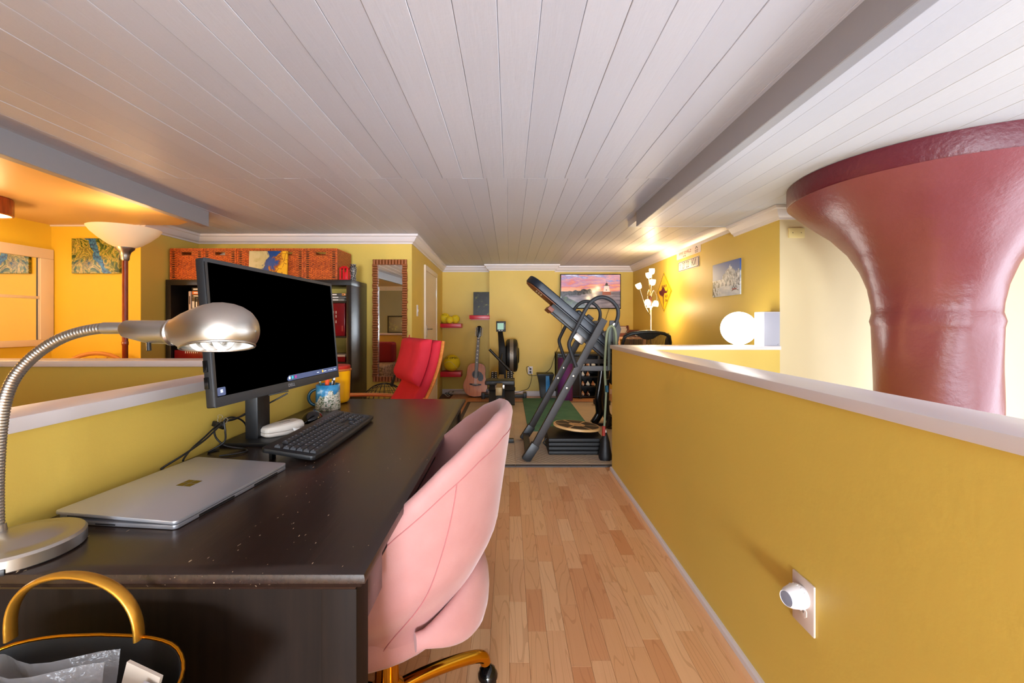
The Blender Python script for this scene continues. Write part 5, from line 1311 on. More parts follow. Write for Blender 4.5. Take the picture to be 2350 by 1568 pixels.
for s_ in (-1, 1):
    fx = RX+s_*.105
    ft_ = rb_(MB().bar((fx, 5.42, .05), (fx, 5.66, .36), .125, .03, up=(0, -1, .3)), 'footboard', 'rower_black', bevel=.006)
    MB().bar((fx, 5.58, .30), (fx, 5.69, .44), .085, .02, up=(0, -1, .3)).build('flex_foot', 'rower_black', ft_, True, bevel=.012, seg=3)
    for k in range(5):
        for dx in (-.022, .022): MB().box(fx+dx-.008, fx+dx+.008, 5.61+.017*k, 5.618+.017*k, .352+.0215*k, .360+.0215*k).build('size_hole', 'pen_white', ft_, True, smooth=0)
    MB().bar((fx-.07, 5.53, .24), (fx+.07, 5.53, .24), .045, .012, up=(0, -1, .8)).build('strap', 'rower_black', ft_, True)
rb_(MB().loft([[(RX-.055, 5.78, .10), (RX+.055, 5.78, .10), (RX+.055, 5.92, .10), (RX-.055, 5.92, .10)], [(RX-.048, 5.80, .75), (RX+.048, 5.80, .75), (RX+.048, 5.92, .75), (RX-.048, 5.92, .75)], [(RX-.055, 5.72, .93), (RX+.015, 5.72, .93), (RX+.015, 5.79, .93), (RX-.055, 5.79, .93)], [(RX-.06, 5.66, 1.0), (RX+.005, 5.66, 1.0), (RX+.005, 5.72, 1.0), (RX-.06, 5.72, 1.0)]]), 'upright', 'rower_black', bevel=.006)
mn = rb_(MB().box(RX-.078, RX+.05, 5.62, 5.66, .985, 1.125), 'display', 'rower_black', bevel=.006)
MB().box(RX-.062, RX+.022, 5.6185, 5.62, 1.015, 1.10).build('display_screen', 'lcd_green', mn, True, smooth=0)
for x in (-.045, -.01): MB().box(RX+x, RX+x+.02, 5.6185, 5.62, .998, 1.004).build('button', 'pen_white', mn, True, smooth=0)
for z in (1.03, 1.05, 1.07): MB().box(RX+.032, RX+.04, 5.6185, 5.62, z, z+.008).build('button', 'grey_print', mn, True, smooth=0)
fw = rb_(MB(Matrix.Translation((RX+.13, 6.0, .64)) @ Matrix.Rotation(R(90), 4, 'Y')).lathe([(.001, -.085), (.19, -.085), (.225, -.065), (.232, -.045), (.232, .055), (.22, .075), (.17, .09), (.001, .09)], 40), 'flywheel_housing', 'rower_black', smooth=40)
MB(Matrix.Translation((RX+.125, 6.0, .64)) @ Matrix.Rotation(R(90), 4, 'Y')).lathe([(.233, -.022), (.2355, -.02), (.2355, .028), (.233, .03)], 40).build('flywheel_guard', 'flywheel_mesh', fw, True)
MB(Matrix.Translation((RX+.215, 6.0, .64)) @ Matrix.Rotation(R(90), 4, 'Y')).lathe([(.001, 0), (.12, 0), (.10, .02), (.001, .024)], 32).build('damper_cover', 'rower_black', fw, True)
hA, hB = P(1123, 802, 5.70), P(1178, 859, 5.70)
rb_(MB().tube([hA, hA+(hB-hA)*.42, hA+(hB-hA)*.58, hB], [.018, .017, .017, .018], 12), 'handle', 'rower_black')
rb_(MB().tube([hA+(hB-hA)*.5, Vector((RX, 5.80, .68))], .006, 6), 'chain', 'nickel_dark')
# ---- outlet with cord on the bump, roller, mats
oc = P(1217, 850, YBUMP)
ob = thing('cord_outlet', 'white wall outlet with two black plugs on the back wall', 'outlet', (oc.x, YBUMP, oc.z))
MB().box(-.036, .036, -.006, 0, -.058, .058).build('plate', 'trim_white', ob, bevel=.002)
for z in (.022, -.022): MB().box(-.014, .014, -.04, -.006, z-.014, z+.014).build('plug', 'black_plastic', ob, bevel=.004)
cable('thin black cord looping from the upper plug and rising to the television', [(oc.x, YBUMP-.04, oc.z+.02), (oc.x-.03, YBUMP-.05, oc.z+.06), (oc.x-.06, YBUMP-.03, oc.z+.03), (oc.x-.02, YBUMP-.03, oc.z-.07), P(1240, 860, 6.34), P(1262, 848, 6.34), P(1272, 820, 6.36), P(1287, 780, 6.48), P(1290, 735, 6.53), P(1300, 712, 6.53)], .0035)
cable('thin black cord dropping from the lower plug to the skirting', [(oc.x, YBUMP-.04, oc.z-.022), (oc.x+.02, YBUMP-.04, oc.z-.1), (oc.x-.02, YBUMP-.03, oc.z-.25), (oc.x-.09, YBUMP-.03, .09), (oc.x-.25, YBUMP-.03, .05)], .0035)
mat('blue_band', (52, 128, 190), .5)
ry = 6.22
rolr = thing('ab_roller', 'black concave exercise stand with a bright blue band by the back wall', 'exercise gear', ((1251-CX)/F*ry, ry, 0))
xw = 19/F*ry
MB().loft([[(sx_*xw*k, sy*.10*k2, z) for sx_, sy in ((-1, -1), (1, -1), (1, 1), (-1, 1))] for k, k2, z in ((.55, 1, 0), (.58, 1, .03), (.66, .9, .12), (.72, .9, .20), (.86, 1, .29), (1, 1.1, .345), (1, 1.1, .36))]).build('stand_body', 'rower_black', rolr, bevel=.004)
MB().loft([[(x+dx, -.115-.002*i, z) for x in (.0, .05) for dx in (0,)] + [(.05+dx, -.10, z), (0+dx, -.10, z)] for i, (z, dx) in enumerate(((.045, .004), (.15, .012), (.25, .010), (.335, 0)))]).build('band', 'blue_band', rolr, smooth=60)
mat('yoga_purple', (92, 30, 92), .75, bump=(200, .1, .002)); 
ym = thing('rolled_mat', 'rolled purple exercise mat standing upright by the black cabinet', 'exercise mat', P(1297, 912, 6.02).xyz.to_tuple()[:2]+(0,))
sp = [Vector((.0, 0, 0))]*0
MB().lathe([(.001, 0), (.105, 0), (.107, .004), (.107, .596), (.105, .60), (.095, .60), (.09, .594), (.08, .594), (.077, .60), (.06, .60), (.055, .594), (.04, .594), (.036, .60), (.001, .60)], 36).build('roll', 'yoga_purple', ym)
MB().tube([Vector((.1085*math.cos(R(-60)), .1085*math.sin(R(-60)), 0.003)), Vector((.1085*math.cos(R(-60)), .1085*math.sin(R(-60)), .597))], .003, 6).build('mat_edge', 'yoga_purple', ym)
mat('yoga_green', (60, 112, 96), .85, var=(6, (76, 124, 104), (1, 1, 1)), bump=(160, .1, .002))
gm = thing('green_mat', 'flat green yoga mat lying on the grey floor tiles', 'yoga mat', (.515, 5.18, .0105))
MB().prism([(-.325, -.92), (.325, -.92), (.325, .80), (.29, .88), (.20, .92), (-.325, .92)], 0, .006).build('mat_sheet', 'yoga_green', gm, bevel=.002)
# ---- floor tiles
m, nt, b, tc = base('foam_tile', .7); v = tc.outputs['Object']
nt.links.new(ramp(nt, noise(nt, v, 3, 4), [(.35, (186, 168, 146)), (.65, (200, 180, 154))]), b.inputs['Base Color'])
wv1 = nt.nodes.new('ShaderNodeTexWave'); wv1.inputs['Scale'].default_value = 13; wv1.bands_direction = 'DIAGONAL'; nt.links.new(mapping(nt, v, (1, 1, 0)), wv1.inputs['Vector'])
ck = nt.nodes.new('ShaderNodeTexChecker'); ck.inputs['Scale'].default_value = 34; nt.links.new(mapping(nt, v, rot=(0, 0, R(45))), ck.inputs['Vector'])
addbump(nt, b, mathn(nt, 'ADD', ck.outputs['Fac'], mathn(nt, 'MULTIPLY', wv1.outputs['Fac'], .5)), .7, .004)
mat('foam_edge', (84, 80, 80), .75)
ty0, ty1, tx0, tx1 = 3.233, 5.86, -.58, 1.84
rug = thing('foam_floor_mat', 'grey-beige interlocking foam floor with a raised diamond pattern', 'floor mat', ((tx0+tx1)/2, (ty0+ty1)/2, 0))
eb = .045; ntx, nty = 4, 4; tw, tdp = (tx1-tx0-2*eb)/ntx, (ty1-ty0-2*eb)/nty
tmesh = MB().box(.0008, tw-.0008, .0008, tdp-.0008, 0, .010).mesh('tile', 'foam_tile', smooth=0, bevel=.001, seg=1)
rwi = wm(rug).inverted()
for i in range(ntx):
    for j in range(nty):
        x, y = tx0+eb+tw*i, ty0+eb+tdp*j
        o = obj('tile', tmesh, rug); o.matrix_local = rwi @ Matrix.Translation((x, y, 0))
for x0, x1, y0, y1 in [(tx0+eb+tw*i, tx0+eb+tw*(i+1)-.002, ty0, ty0+eb-.001) for i in range(ntx)] + [(tx0+eb+tw*i, tx0+eb+tw*(i+1)-.002, ty1-eb+.001, ty1) for i in range(ntx)] + [(tx0, tx0+eb-.001, ty0, ty1), (tx1-eb+.001, tx1, ty0, ty1)]:
    MB().box(x0, x1, y0, y1, 0, .009).build('border_strip', 'foam_edge', rug, True, bevel=.002)
FT = .0104
# ---- television
m, nt, b, tc = base('tv_picture', .12); v = tc.outputs['Object']
sx = nt.nodes.new('ShaderNodeSeparateXYZ'); nt.links.new(v, sx.inputs[0]); x_, z_ = sx.outputs[0], sx.outputs[2]
cl_ = noise(nt, mapping(nt, v, (1.5, 1, 7), rot=(0, R(-8), 0)), 2.2, 5, .6)
skyc = ramp(nt, mathn(nt, 'ADD', mathn(nt, 'MULTIPLY', z_, 1.2), mathn(nt, 'MULTIPLY', mathn(nt, 'SUBTRACT', cl_, .5), 1.2)), [(-.0, (244, 170, 130)), (.08, (238, 130, 110)), (.18, (196, 140, 170)), (.26, (236, 160, 150)), (.34, (150, 140, 190)), (.45, (226, 214, 236))])
sea = ramp(nt, noise(nt, mapping(nt, v, (1, 1, 6)), 5, 4), [(.35, (96, 84, 92)), (.65, (150, 132, 134))])
rock = ramp(nt, noise(nt, v, 34, 4, .7), [(.4, (26, 24, 24)), (.62, (96, 88, 86))])
gr = ramp(nt, noise(nt, v, 20, 4), [(.4, (22, 26, 12)), (.7, (64, 84, 26))])
c_ = mixc(nt, mathn(nt, 'GREATER_THAN', z_, .0), sea, skyc)
nn = mathn(nt, 'MULTIPLY', mathn(nt, 'SUBTRACT', noise(nt, v, 12, 3), .5), .12)
bkw = mathn(nt, 'MULTIPLY', mathn(nt, 'LESS_THAN', mathn(nt, 'ABSOLUTE', mathn(nt, 'SUBTRACT', mathn(nt, 'ADD', z_, nn), mathn(nt, 'MULTIPLY', x_, .10))), .035), mathn(nt, 'LESS_THAN', x_, .02))
c_ = mixc(nt, bkw, c_, rock)
c_ = mixc(nt, mathn(nt, 'LESS_THAN', mathn(nt, 'ADD', mathn(nt, 'ADD', z_, nn), mathn(nt, 'MULTIPLY', mathn(nt, 'ADD', x_, .48), .40)), -.05), c_, gr)
b.inputs['Base Color'].default_value = (0.005, 0.005, 0.006, 1); nt.links.new(c_, b.inputs['Emission Color']); b.inputs['Emission Strength'].default_value = .75
tv = thing('television', 'wall mounted television showing a lighthouse at sunset', 'television', (P(1355.5, 669, 6.5).x, YTV, P(1355.5, 669, 6.5).z))
TWd, TH_ = 139/F*6.5/2, 80/F*6.5/2
MB().box(-TWd, TWd, -.06, -.02, -TH_, TH_).build('housing', 'black_gloss', tv, bevel=.004)
MB().box(-.2, .2, -.02, 0, -.12, .12).build('wall_bracket', 'black_plastic', tv, smooth=0)
scn = MB().box(-TWd+.012, TWd-.012, -.0615, -.060, -TH_+.016, TH_-.012).build('screen', 'tv_picture', tv, smooth=0)
mat('lighthouse_white', (214, 196, 186), .4, emit=((214, 196, 186), .4)); mat('lighthouse_red', (130, 58, 36), .4, emit=((130, 58, 36), .4)); mat('lighthouse_dark', (50, 36, 40), .4)
lx = .245
def tq(poly, m_): MB(Matrix.Translation((0, -.0616, 0)) @ Matrix.Rotation(R(90), 4, 'X')).prism([(x+lx, y) for x, y in poly], 0, .0006).build('picture_shape', m_, scn, smooth=0)
tq([(-.065, -.055), (.065, -.055), (.065, -.005), (-.065, -.005)], 'lighthouse_red'); tq([(-.05, -.005), (.05, -.005), (.036, .085), (-.036, .085)], 'lighthouse_white')
tq([(-.045, .085), (.045, .085), (.045, .092), (-.045, .092)], 'lighthouse_dark'); tq([(-.02, .092), (.02, .092), (.018, .118), (0, .135), (-.018, .118)], 'lighthouse_dark'); tq([(-.002, .135), (.002, .135), (.002, .16), (-.002, .16)], 'lighthouse_dark'); tq([(-.01, .012), (.002, .012), (.002, .03), (-.01, .03)], 'lighthouse_dark')
cable('thin dark cord hanging straight from the television towards the desk', [P(1398, 709, 6.53), P(1392, 727, 6.53), P(1385, 752, 6.5), P(1380, 800, 6.48)], .003)

# ---- black media cabinet
mat('cabinet_black', (18, 14, 13), .4)
CX0, CX1, CY0_, CY1_, CZ_ = .70, 1.45, 6.14, 6.54, .655
cbn = thing('media_cabinet', 'low black open cabinet against the back wall under the television', 'cabinet', ((CX0+CX1)/2, (CY0_+CY1_)/2, 0))
for x in (CX0, CX1-.03, 1.02, 1.285): MB().box(x, x+.03, CY0_, CY1_, 0, CZ_-.03).build('upright', 'cabinet_black', cbn, True, bevel=.002)
MB().box(CX0, CX1, CY0_-.01, CY1_, CZ_-.03, CZ_).build('top', 'cabinet_black', cbn, True, bevel=.002)
for z in (.03, .175, .315, .46): MB().box(CX0+.03, CX1-.03, CY0_+.005, CY1_, z-.008, z+.008).build('shelf', 'cabinet_black', cbn, True, smooth=0)
MB().box(CX0, CX1, CY1_-.008, CY1_, 0, CZ_-.03).build('back_panel', 'cabinet_black', cbn, True, smooth=0)
MB().box(CX0+.03, 1.02, CY0_, CY0_+.012, .04, CZ_-.04).build('door', 'cabinet_black', cbn, True, bevel=.002)
mat('shell_tan', (206, 150, 104), .5, var=(20, (150, 80, 44), (1, 1, 1)))
k = 0
for z, sn, items in ((.183, 'second', ('shell_tan', 'pen_white', 'shell_tan')), (.323, 'third', ('pen_white', 'shell_tan')), (.468, 'top', ('pen_white', 'shell_tan', 'pen_white')), (.038, 'bottom', ('shell_tan', 'guitar_side'))):
    for j, mm in enumerate(items):
        t = thing('seashell', 'x', 'seashell', (1.075+.075*j, CY0_+.06, z), R(25*j), 'shells on the cabinet shelves')
        t['label'] = '%s seashell displayed on the %s shelf of the black cabinet' % ({'shell_tan': 'tan', 'pen_white': 'white', 'guitar_side': 'dark brown'}[mm], sn)
        MB().lathe([(.001, 0), (.022, .002), (.03, .016), (.026, .03), (.016, .044), (.008, .06), (.001, .07)], 14).build('whorl', mm, t, smooth=60)
        MB().tube([(.0, -.03, .004), (.004, -.034, .02), (.0, -.026, .034)], .006, 8).build('lip', 'pen_white', t)

# ---- far desk with things on it
mat('pale_desk', (228, 178, 136), .4, var=(4, (214, 160, 116), (1, 14, 1)))
FX0, FX1, FY0, FY1, FZ = 1.50, 1.905, 5.86, 6.53, .905
fd = thing('corner_desk', 'tall light wood desk in the corner under the television', 'desk', ((FX0+FX1)/2, (FY0+FY1)/2, 0))
MB().box(FX0-.02, FX1, FY0, FY1, FZ-.03, FZ).build('desk_top', 'pale_desk', fd, True, bevel=.003)
for x in (FX0+.02, FX1-.03):
    for y in (FY0+.03, FY1-.03): MB().box(x-.02, x+.02, y-.02, y+.02, 0, FZ-.03).build('leg', 'pale_desk', fd, True, smooth=0)
mat('org_wood', (126, 64, 40), .5)
og = thing('desk_organizer', 'brown wooden desk organizer with slots on the corner desk', 'organizer', (P(1427, 0, 6.15).x, 6.15, FZ))
for x in (-.10, .09): MB().loft([[(x, -.08, 0), (x+.012, -.08, 0), (x+.012, .08, 0), (x, .08, 0)], [(x, .0, .16), (x+.012, .0, .16), (x+.012, .08, .16), (x, .08, .16)]]).build('side', 'org_wood', og, smooth=0)
for k in range(4): MB().box(-.09, .09, -.07+.04*k, -.064+.04*k, .012, .05+.034*k).build('divider', 'org_wood', og, smooth=0)
MB().box(-.10, .102, -.08, .08, 0, .012).build('bottom', 'org_wood', og, smooth=0)
for k in range(3): MB().box(-.07, .07, -.05+.04*k, -.046+.04*k, .014, .09+.026*k).build('letter', 'paper_cream', og, smooth=0)
mat('phone_brown', (92, 34, 26), .25, coat=.5)
ph = thing('telephone', 'glossy dark red-brown desk telephone on the corner desk', 'telephone', (P(1455, 0, 6.0).x, 6.0, FZ))
MB().loft([[(-.085, -.07, 0), (.085, -.07, 0), (.085, .07, 0), (-.085, .07, 0)], [(-.08, -.06, .02), (.08, -.06, .02), (.08, .065, .045), (-.08, .065, .045)], [(-.06, -.01, .05), (.06, -.01, .05), (.06, .06, .065), (-.06, .06, .065)]]).build('base', 'phone_brown', ph, bevel=.006)
MB().tube([Vector((-.095, .02, .066)), Vector((-.07, .02, .08)), Vector((0, .02, .085)), Vector((.07, .02, .08)), Vector((.095, .02, .066))], [.022, .02, .014, .02, .022], 12).build('handset', 'phone_brown', ph, smooth=60)
MB(Matrix.Translation((.02, -.052, .028)) @ Matrix.Rotation(R(55), 4, 'X')).lathe([(.001, 0), (.026, 0), (.026, .006), (.001, .006)], 20).build('dial', 'paper_cream', ph)
# ---- mesh office chair
mat('mesh_frame', (28, 34, 36), .35); m, nt, b, tc = base('chair_mesh', .6)
b.inputs['Base Color'].default_value = rgb(54, 46, 30); v = tc.outputs['Object']
wv = nt.nodes.new('ShaderNodeTexWave'); wv.inputs['Scale'].default_value = 24; nt.links.new(v, wv.inputs['Vector'])
nt.links.new(mathn(nt, 'ADD', mathn(nt, 'MULTIPLY', mathn(nt, 'GREATER_THAN', wv.outputs['Fac'], .5), .6), .35), b.inputs['Alpha'])
oc2 = thing('mesh_chair', 'black mesh-backed office chair behind the far half wall', 'chair', (P(1479, 0, 4.4).x, 4.55, 0), R(4))
bwd = .255
def bk_pt(u, z, off=0): return Vector((u, -.16-.03*math.cos(u/bwd*PI/2)+.10*(1-(z-.5)/.5)+off - .04, z))
rim_ = [(-.20, .50), (-.235, .62), (-.25, .78), (-.252, .90), (-.235, .965), (-.17, .995), (-.08, 1.008), (0, 1.012), (.08, 1.008), (.17, .995), (.235, .965), (.252, .90), (.25, .78), (.235, .62), (.20, .50), (.10, .47), (0, .46), (-.10, .47)]
MB().tube([bk_pt(x, z) for x, z in rim_], .021, 10, closed=True, flat=(.8, 1)).build('back_frame', 'mesh_frame', oc2, smooth=70)
MB().loft([[bk_pt(-.23+.46*i/20, .48+.52*j/8) for i in range(21)] for j in range(9)], closed=False).build('back_mesh', 'chair_mesh', oc2)
MB().loft([[bk_pt(x, z, d) for x, z, d in ((-.13, .995, .0), (-.06, .965-.012*k, .0), (0, .945-.014*k, .0), (.06, .965-.012*k, .0), (.13, .995, .0), (.06, 1.005, .0), (-.06, 1.005, .0))] if False else [bk_pt(x, z, dd) for x, z in ((-.14, .99), (-.09, .965), (-.05, .94), (0, .93), (.05, .94), (.09, .965), (.14, .99), (0, 1.008))] for k, dd in enumerate((-.012, .012))]).build('top_grip', 'mesh_frame', oc2, bevel=.004)
MB().box(-.25, .25, -.20, .26, .43, .47).build('seat', 'mesh_frame', oc2, bevel=.015, seg=3)
for s_ in (-1, 1):
    MB().tube(spline([Vector((s_*.20, .05, .43)), Vector((s_*.30, .05, .46)), Vector((s_*.305, .0, .62)), Vector((s_*.305, -.01, .68))], 5), .018, 8).build('arm_post', 'mesh_frame', oc2)
    MB().box(s_*.305-.04, s_*.305+.04, -.13, .14, .68, .71).build('arm_pad', 'mesh_frame', oc2, bevel=.012, seg=3)
MB().lathe([(.03, .09), (.03, .30), (.045, .31), (.045, .43)], 16).build('post', 'mesh_frame', oc2)
for k in range(5):
    a = 2*PI*k/5+.3; MB().tube([(.03*math.cos(a), .03*math.sin(a), .10), (.30*math.cos(a), .30*math.sin(a), .07)], [.024, .014], 8).build('base_leg', 'mesh_frame', oc2)
    MB(Matrix.Translation((.31*math.cos(a), .31*math.sin(a), .03)) @ Matrix.Rotation(a, 4, 'Z') @ Matrix.Rotation(R(90), 4, 'X')).lathe([(.005, -.02), (.03, -.02), (.03, .02), (.005, .02)], 16).build('castor', 'mesh_frame', oc2)
jk = thing('dark_strap_bag', 'small dark shoulder bag with a pale tag beside the mesh chair', 'bag', (P(1541, 0, 4.62).x, 4.72, 0))
mat('bag_dark', (40, 22, 20), .5)
MB().tube(spline([Vector((0, 0, .0)), Vector((-.01, 0, .5)), Vector((-.03, 0, .80)), Vector((.0, 0, .955)), Vector((.015, 0, .93)), Vector((.0, 0, .80))], 6), .016, 8).build('strap', 'bag_dark', jk)
MB().box(-.03, .08, -.04, .04, 0, .26).build('pouch', 'bag_dark', jk, bevel=.02, seg=3)
MB().box(-.022, .006, -.022, -.018, .80, .86).build('tag', 'pen_white', jk, bevel=.002)
# ---- seven-arm floor lamp
mat('shade_glow', (255, 244, 226), .3, emit=((255, 222, 170), 9)); mat('chrome', (214, 200, 176), .12, 1.0)
SLX, SLY = P(1495, 0, 4.95).x, 4.95
sl = thing('branch_lamp', 'floor lamp with seven small glowing glass shades on bent arms', 'lamp', (SLX, SLY, 0))
MB().lathe([(.14, 0), (.14, .01), (.03, .02), (.012, .04), (.010, .06)], 28).build('base', 'chrome', sl)
MB().tube([(0, 0, .04), (-.008, 0, 1.42)], .010, 12).build('pole', 'chrome', sl)
MB().tube([(-.008, 0, 1.30), (-.008, 0, 1.42)], .016, 12).build('hub', 'guitar_side', sl)
heads = [(1496, 623, 0, 4.98, 1), (1489, 632, -8, 4.90, 1), (1497.8, 648, 5, 4.86, 1), (1466, 657, -25, 4.93, 1), (1486, 694, 170, 4.88, -1), (1491, 700, 178, 4.98, -1), (1504.6, 697, -172, 4.93, -1)]
for i, (px, py, tl_, Y, up) in enumerate(heads):
    h_ = P(px, py, Y) - Vector((SLX, SLY, 0)); root = Vector((-.008, 0, 1.40 if up > 0 else 1.40))
    neck_ = h_ + Vector((.012 if tl_ < -10 else 0, 0, -.036*up))
    if up > 0: pts = [root+Vector((0, 0, -.22 if px < 1480 else .0)), root+(neck_-root)*.45+Vector((0, 0, -.16 if px < 1480 else -.02)), neck_]
    else: pts = [root, root+(neck_-root)*.5+Vector((0, 0, .10)), neck_+Vector((0, 0, .05)), neck_]
    ar = MB().tube(spline(pts, 8), .0045, 8).build('arm', 'chrome', sl, smooth=80)
    Mh = Matrix.Translation(h_) @ Matrix.Rotation(R(tl_), 4, 'Y')
    MB(Mh).lathe([(.010, -.034), (.022, -.030), (.030, -.012), (.033, .012), (.031, .030), (.028, .030), (.028, .0), (.012, -.026)], 18).build('shade', 'shade_glow', ar, smooth=60)
    point('branch_bulb', Vector((SLX, SLY, 0)) + h_ + Vector((0, 0, .045*up)), 2.8, (1.0, .74, .42), .025)
# ================================================================== inversion table
mat('hammertone', (46, 41, 39), .4, .2, bump=(420, .5, .002)); mat('pad_blue_black', (15, 25, 38), .42, bump=(120, .08, .002)); mat('foam_grip', (34, 36, 40), .6)
mat('bolt_zinc', (200, 190, 172), .3, .9); mat('pad_under', (130, 74, 36), .5)
YN, YF = 3.36, 3.96
it = thing('inversion_table', 'black inversion table tilted between two metal A-frames on the foam floor', 'inversion table', (.5, 3.66, FT))
def ib(mb, name, m_, par=it, **k): return mb.build(name, m_, par, True, **k)
topX, topZ, footX = .752, 1.135, .157
for Y, nm in ((YN, 0), (YF, 1)):
    lg = ib(MB().bar((footX, Y, .045), (topX, Y, topZ), .045, .056, up=(1, 0, 0)), 'front_leg', 'hammertone', bevel=.004)
    ib(MB().bar((topX+.012, Y+.03*(1 if nm == 0 else -1), topZ-.10), (1.42, Y, .05), .04, .06, up=(1, 0, 0)), 'rear_leg', 'hammertone', bevel=.004)
    ib(MB().bar((footX-.03, Y, FT+.005), (footX+.052, Y, .14), .055, .072, up=(1, 0, 0)), 'foot_sleeve', 'black_plastic', lg, bevel=.005)
    for q in (.47, .40):
        p = Vector((footX+(topX-footX)*q*1.25, Y-.02, .045+(topZ-.045)*q*1.25)); ib(MB(Matrix.Translation(p) @ Matrix.Rotation(R(90), 4, 'X')).lathe([(.001, 0), (.008, 0), (.007, .005), (.001, .006)], 12), 'bolt', 'bolt_zinc', lg)
    br = ib(MB().bar((.555, Y-.012, .745), (1.10, Y-.012, .745), .012, .04), 'brace', 'hammertone', bevel=.002)
    # handle loop, same shape on both sides
    hp = [(1320.8,842),(1310,811),(1304.7,791.4),(1308.5,777.6),(1325,745),(1345.3,705.7),(1360.6,688.9),(1379,682.7),(1398.8,688.9),(1414,705.7),(1416.4,724),(1411,742.4),(1405,754)]
    pts = []
    for px, py in hp:
        p = P(px, py, YN); pts.append(Vector((p.x, Y-.03 if nm == 0 else Y+.03, p.z)))
    ib(MB().tube(spline(pts, 6), .0155, 12), 'handle_loop', 'foam_grip', smooth=80)
    ib(MB().prism([(-.05, -.10), (.03, -.15), (.06, -.02), (.04, .05), (-.03, .05)], -.006, .006, M=frame((topX+.07, Y-.02 if nm == 0 else Y+.02, topZ-.06), (1, 0, 0), (0, 0, 1))), 'pivot_plate', 'hammertone', bevel=.002)
    ib(MB(Matrix.Translation((topX+.075, Y-.03, topZ-.045)) @ Matrix.Rotation(R(90), 4, 'X')).lathe([(.001, 0), (.016, 0), (.015, .012), (.001, .013)], 14), 'pivot_bolt', 'bolt_zinc')
ib(MB().bar((footX-.005, YN, .055), (footX-.005, YF, .055), .05, .05), 'base_bar', 'hammertone', bevel=.004)
ib(MB().bar((1.42, YN, .055), (1.42, YF, .055), .05, .05), 'base_bar', 'hammertone', bevel=.004)
# bed
A_ = Vector((.150, 0, 1.475)); B_ = Vector((1.06, 0, .70)); t_ = (B_-A_).normalized(); nrm = Vector((t_.z*-1, 0, t_.x)); Lb = (B_-A_).length
MBd = Matrix((t_, Vector((0, 1, 0)), nrm)).transposed().to_4x4(); MBd.translation = A_ + Vector((0, 3.675, 0))
# local x along the bed, y across, z = upper face
def padol(x0, x1, hw, r_):
    pts = []
    for i in range(13): a = R(90)+PI*i/12; pts.append((x0+r_+r_*math.cos(a), hw*math.sin(a)))
    return pts + [(x1, -hw), (x1, hw)]
pad = ib(MB(MBd).prism(padol(0, Lb, .175, .13), -.010, .056), 'bed_pad', 'pad_blue_black', bevel=.016, seg=3)
ib(MB(MBd).prism(padol(.012, .32, .160, .12), -.017, -.010), 'bed_board', 'pad_under', bevel=.002)
ib(MB(MBd).box(.32, Lb, -.165, .165, -.018, -.010), 'bed_plate', 'black_plastic', smooth=0)
ib(MB(MBd).box(.30, Lb+.05, -.15, -.09, -.075, -.018), 'bed_rail', 'black_plastic', bevel=.004)
ib(MB(MBd).box(.30, Lb+.05, .09, .15, -.075, -.018), 'bed_rail', 'black_plastic', bevel=.004)
ib(MB(MBd).box(.29, .34, -.17, .17, -.085, -.05), 'bed_crossbar', 'org_wood', bevel=.004)
for x in (.10, .125, .15): ib(MB(MBd).box(x+.02, x+.034, -.10, .04, -.0186, -.018), 'board_slot', 'pen_white', smooth=0)
ib(MB(MBd).box(.50, .95, -.10, .10, .050, .092), 'lumbar_cushion', 'pad_blue_black', bevel=.02, seg=3)
ib(MB(MBd).box(.60, .66, -.02, .04, .09, .125), 'cushion_knob', 'foam_grip', bevel=.005)
ib(MB(MBd).box(.60, .70, -.19, -.13, -.13, -.075), 'hinge_bracket', 'nickel_dark', bevel=.003)
ib(MB(MBd).tube([(Lb, 0, -.03), (Lb+.55, 0, -.03)], .02, 10), 'ankle_bar', 'bolt_zinc')
for x in (.32, .40): ib(MB(MBd).tube([(Lb+x, -.2, .03), (Lb+x, .2, .03)], .045, 14), 'ankle_roller', 'foam_grip')
# ---- resistance bands hanging from the frame
mat('band_olive', (110, 116, 84), .6); mat('band_grey', (84, 92, 80), .6)
def band(lab, pts, r_, m_, extra=None):
    t = thing('resistance_band', lab, 'exercise band', pts[0], 0, 'exercise bands on the inversion table')
    MB().tube(spline([Vector(p) for p in pts], 6), r_, 8, flat=(1, .45)).build('band_strip', m_, t, True, smooth=80)
    return t
yb_ = 3.28
t = band('long olive exercise band hanging from the inversion table to a red grip', [P(1391, 905, yb_), P(1388, 850, yb_), P(1390, 800, yb_), P(1394, 760, yb_), P(1404, 748, yb_), P(1412, 760, yb_), P(1414, 790, yb_), P(1413, 840, yb_)], .009, 'band_olive')
MB().tube([P(1391, 905, yb_), P(1387, 978, yb_)], .008, 8, flat=(1, .5)).build('lower_strap', 'band_olive', t, True)
MB().tube([P(1386, 978, yb_), P(1385, 1000, yb_)], .013, 10).build('grip', 'sign_red', t, True)
MB().tube([P(1392, 885, yb_-.01), P(1393, 900, yb_-.01)], .013, 10).build('buckle', 'mug_teal', t, True)
band('grey exercise band looped over the pivot of the inversion table', [P(1398, 850, yb_+.03), P(1398, 790, yb_+.03), P(1401, 756, yb_+.03), P(1408, 752, yb_+.03), P(1410, 790, yb_+.03), P(1408, 850, yb_+.03)], .011, 'band_grey')
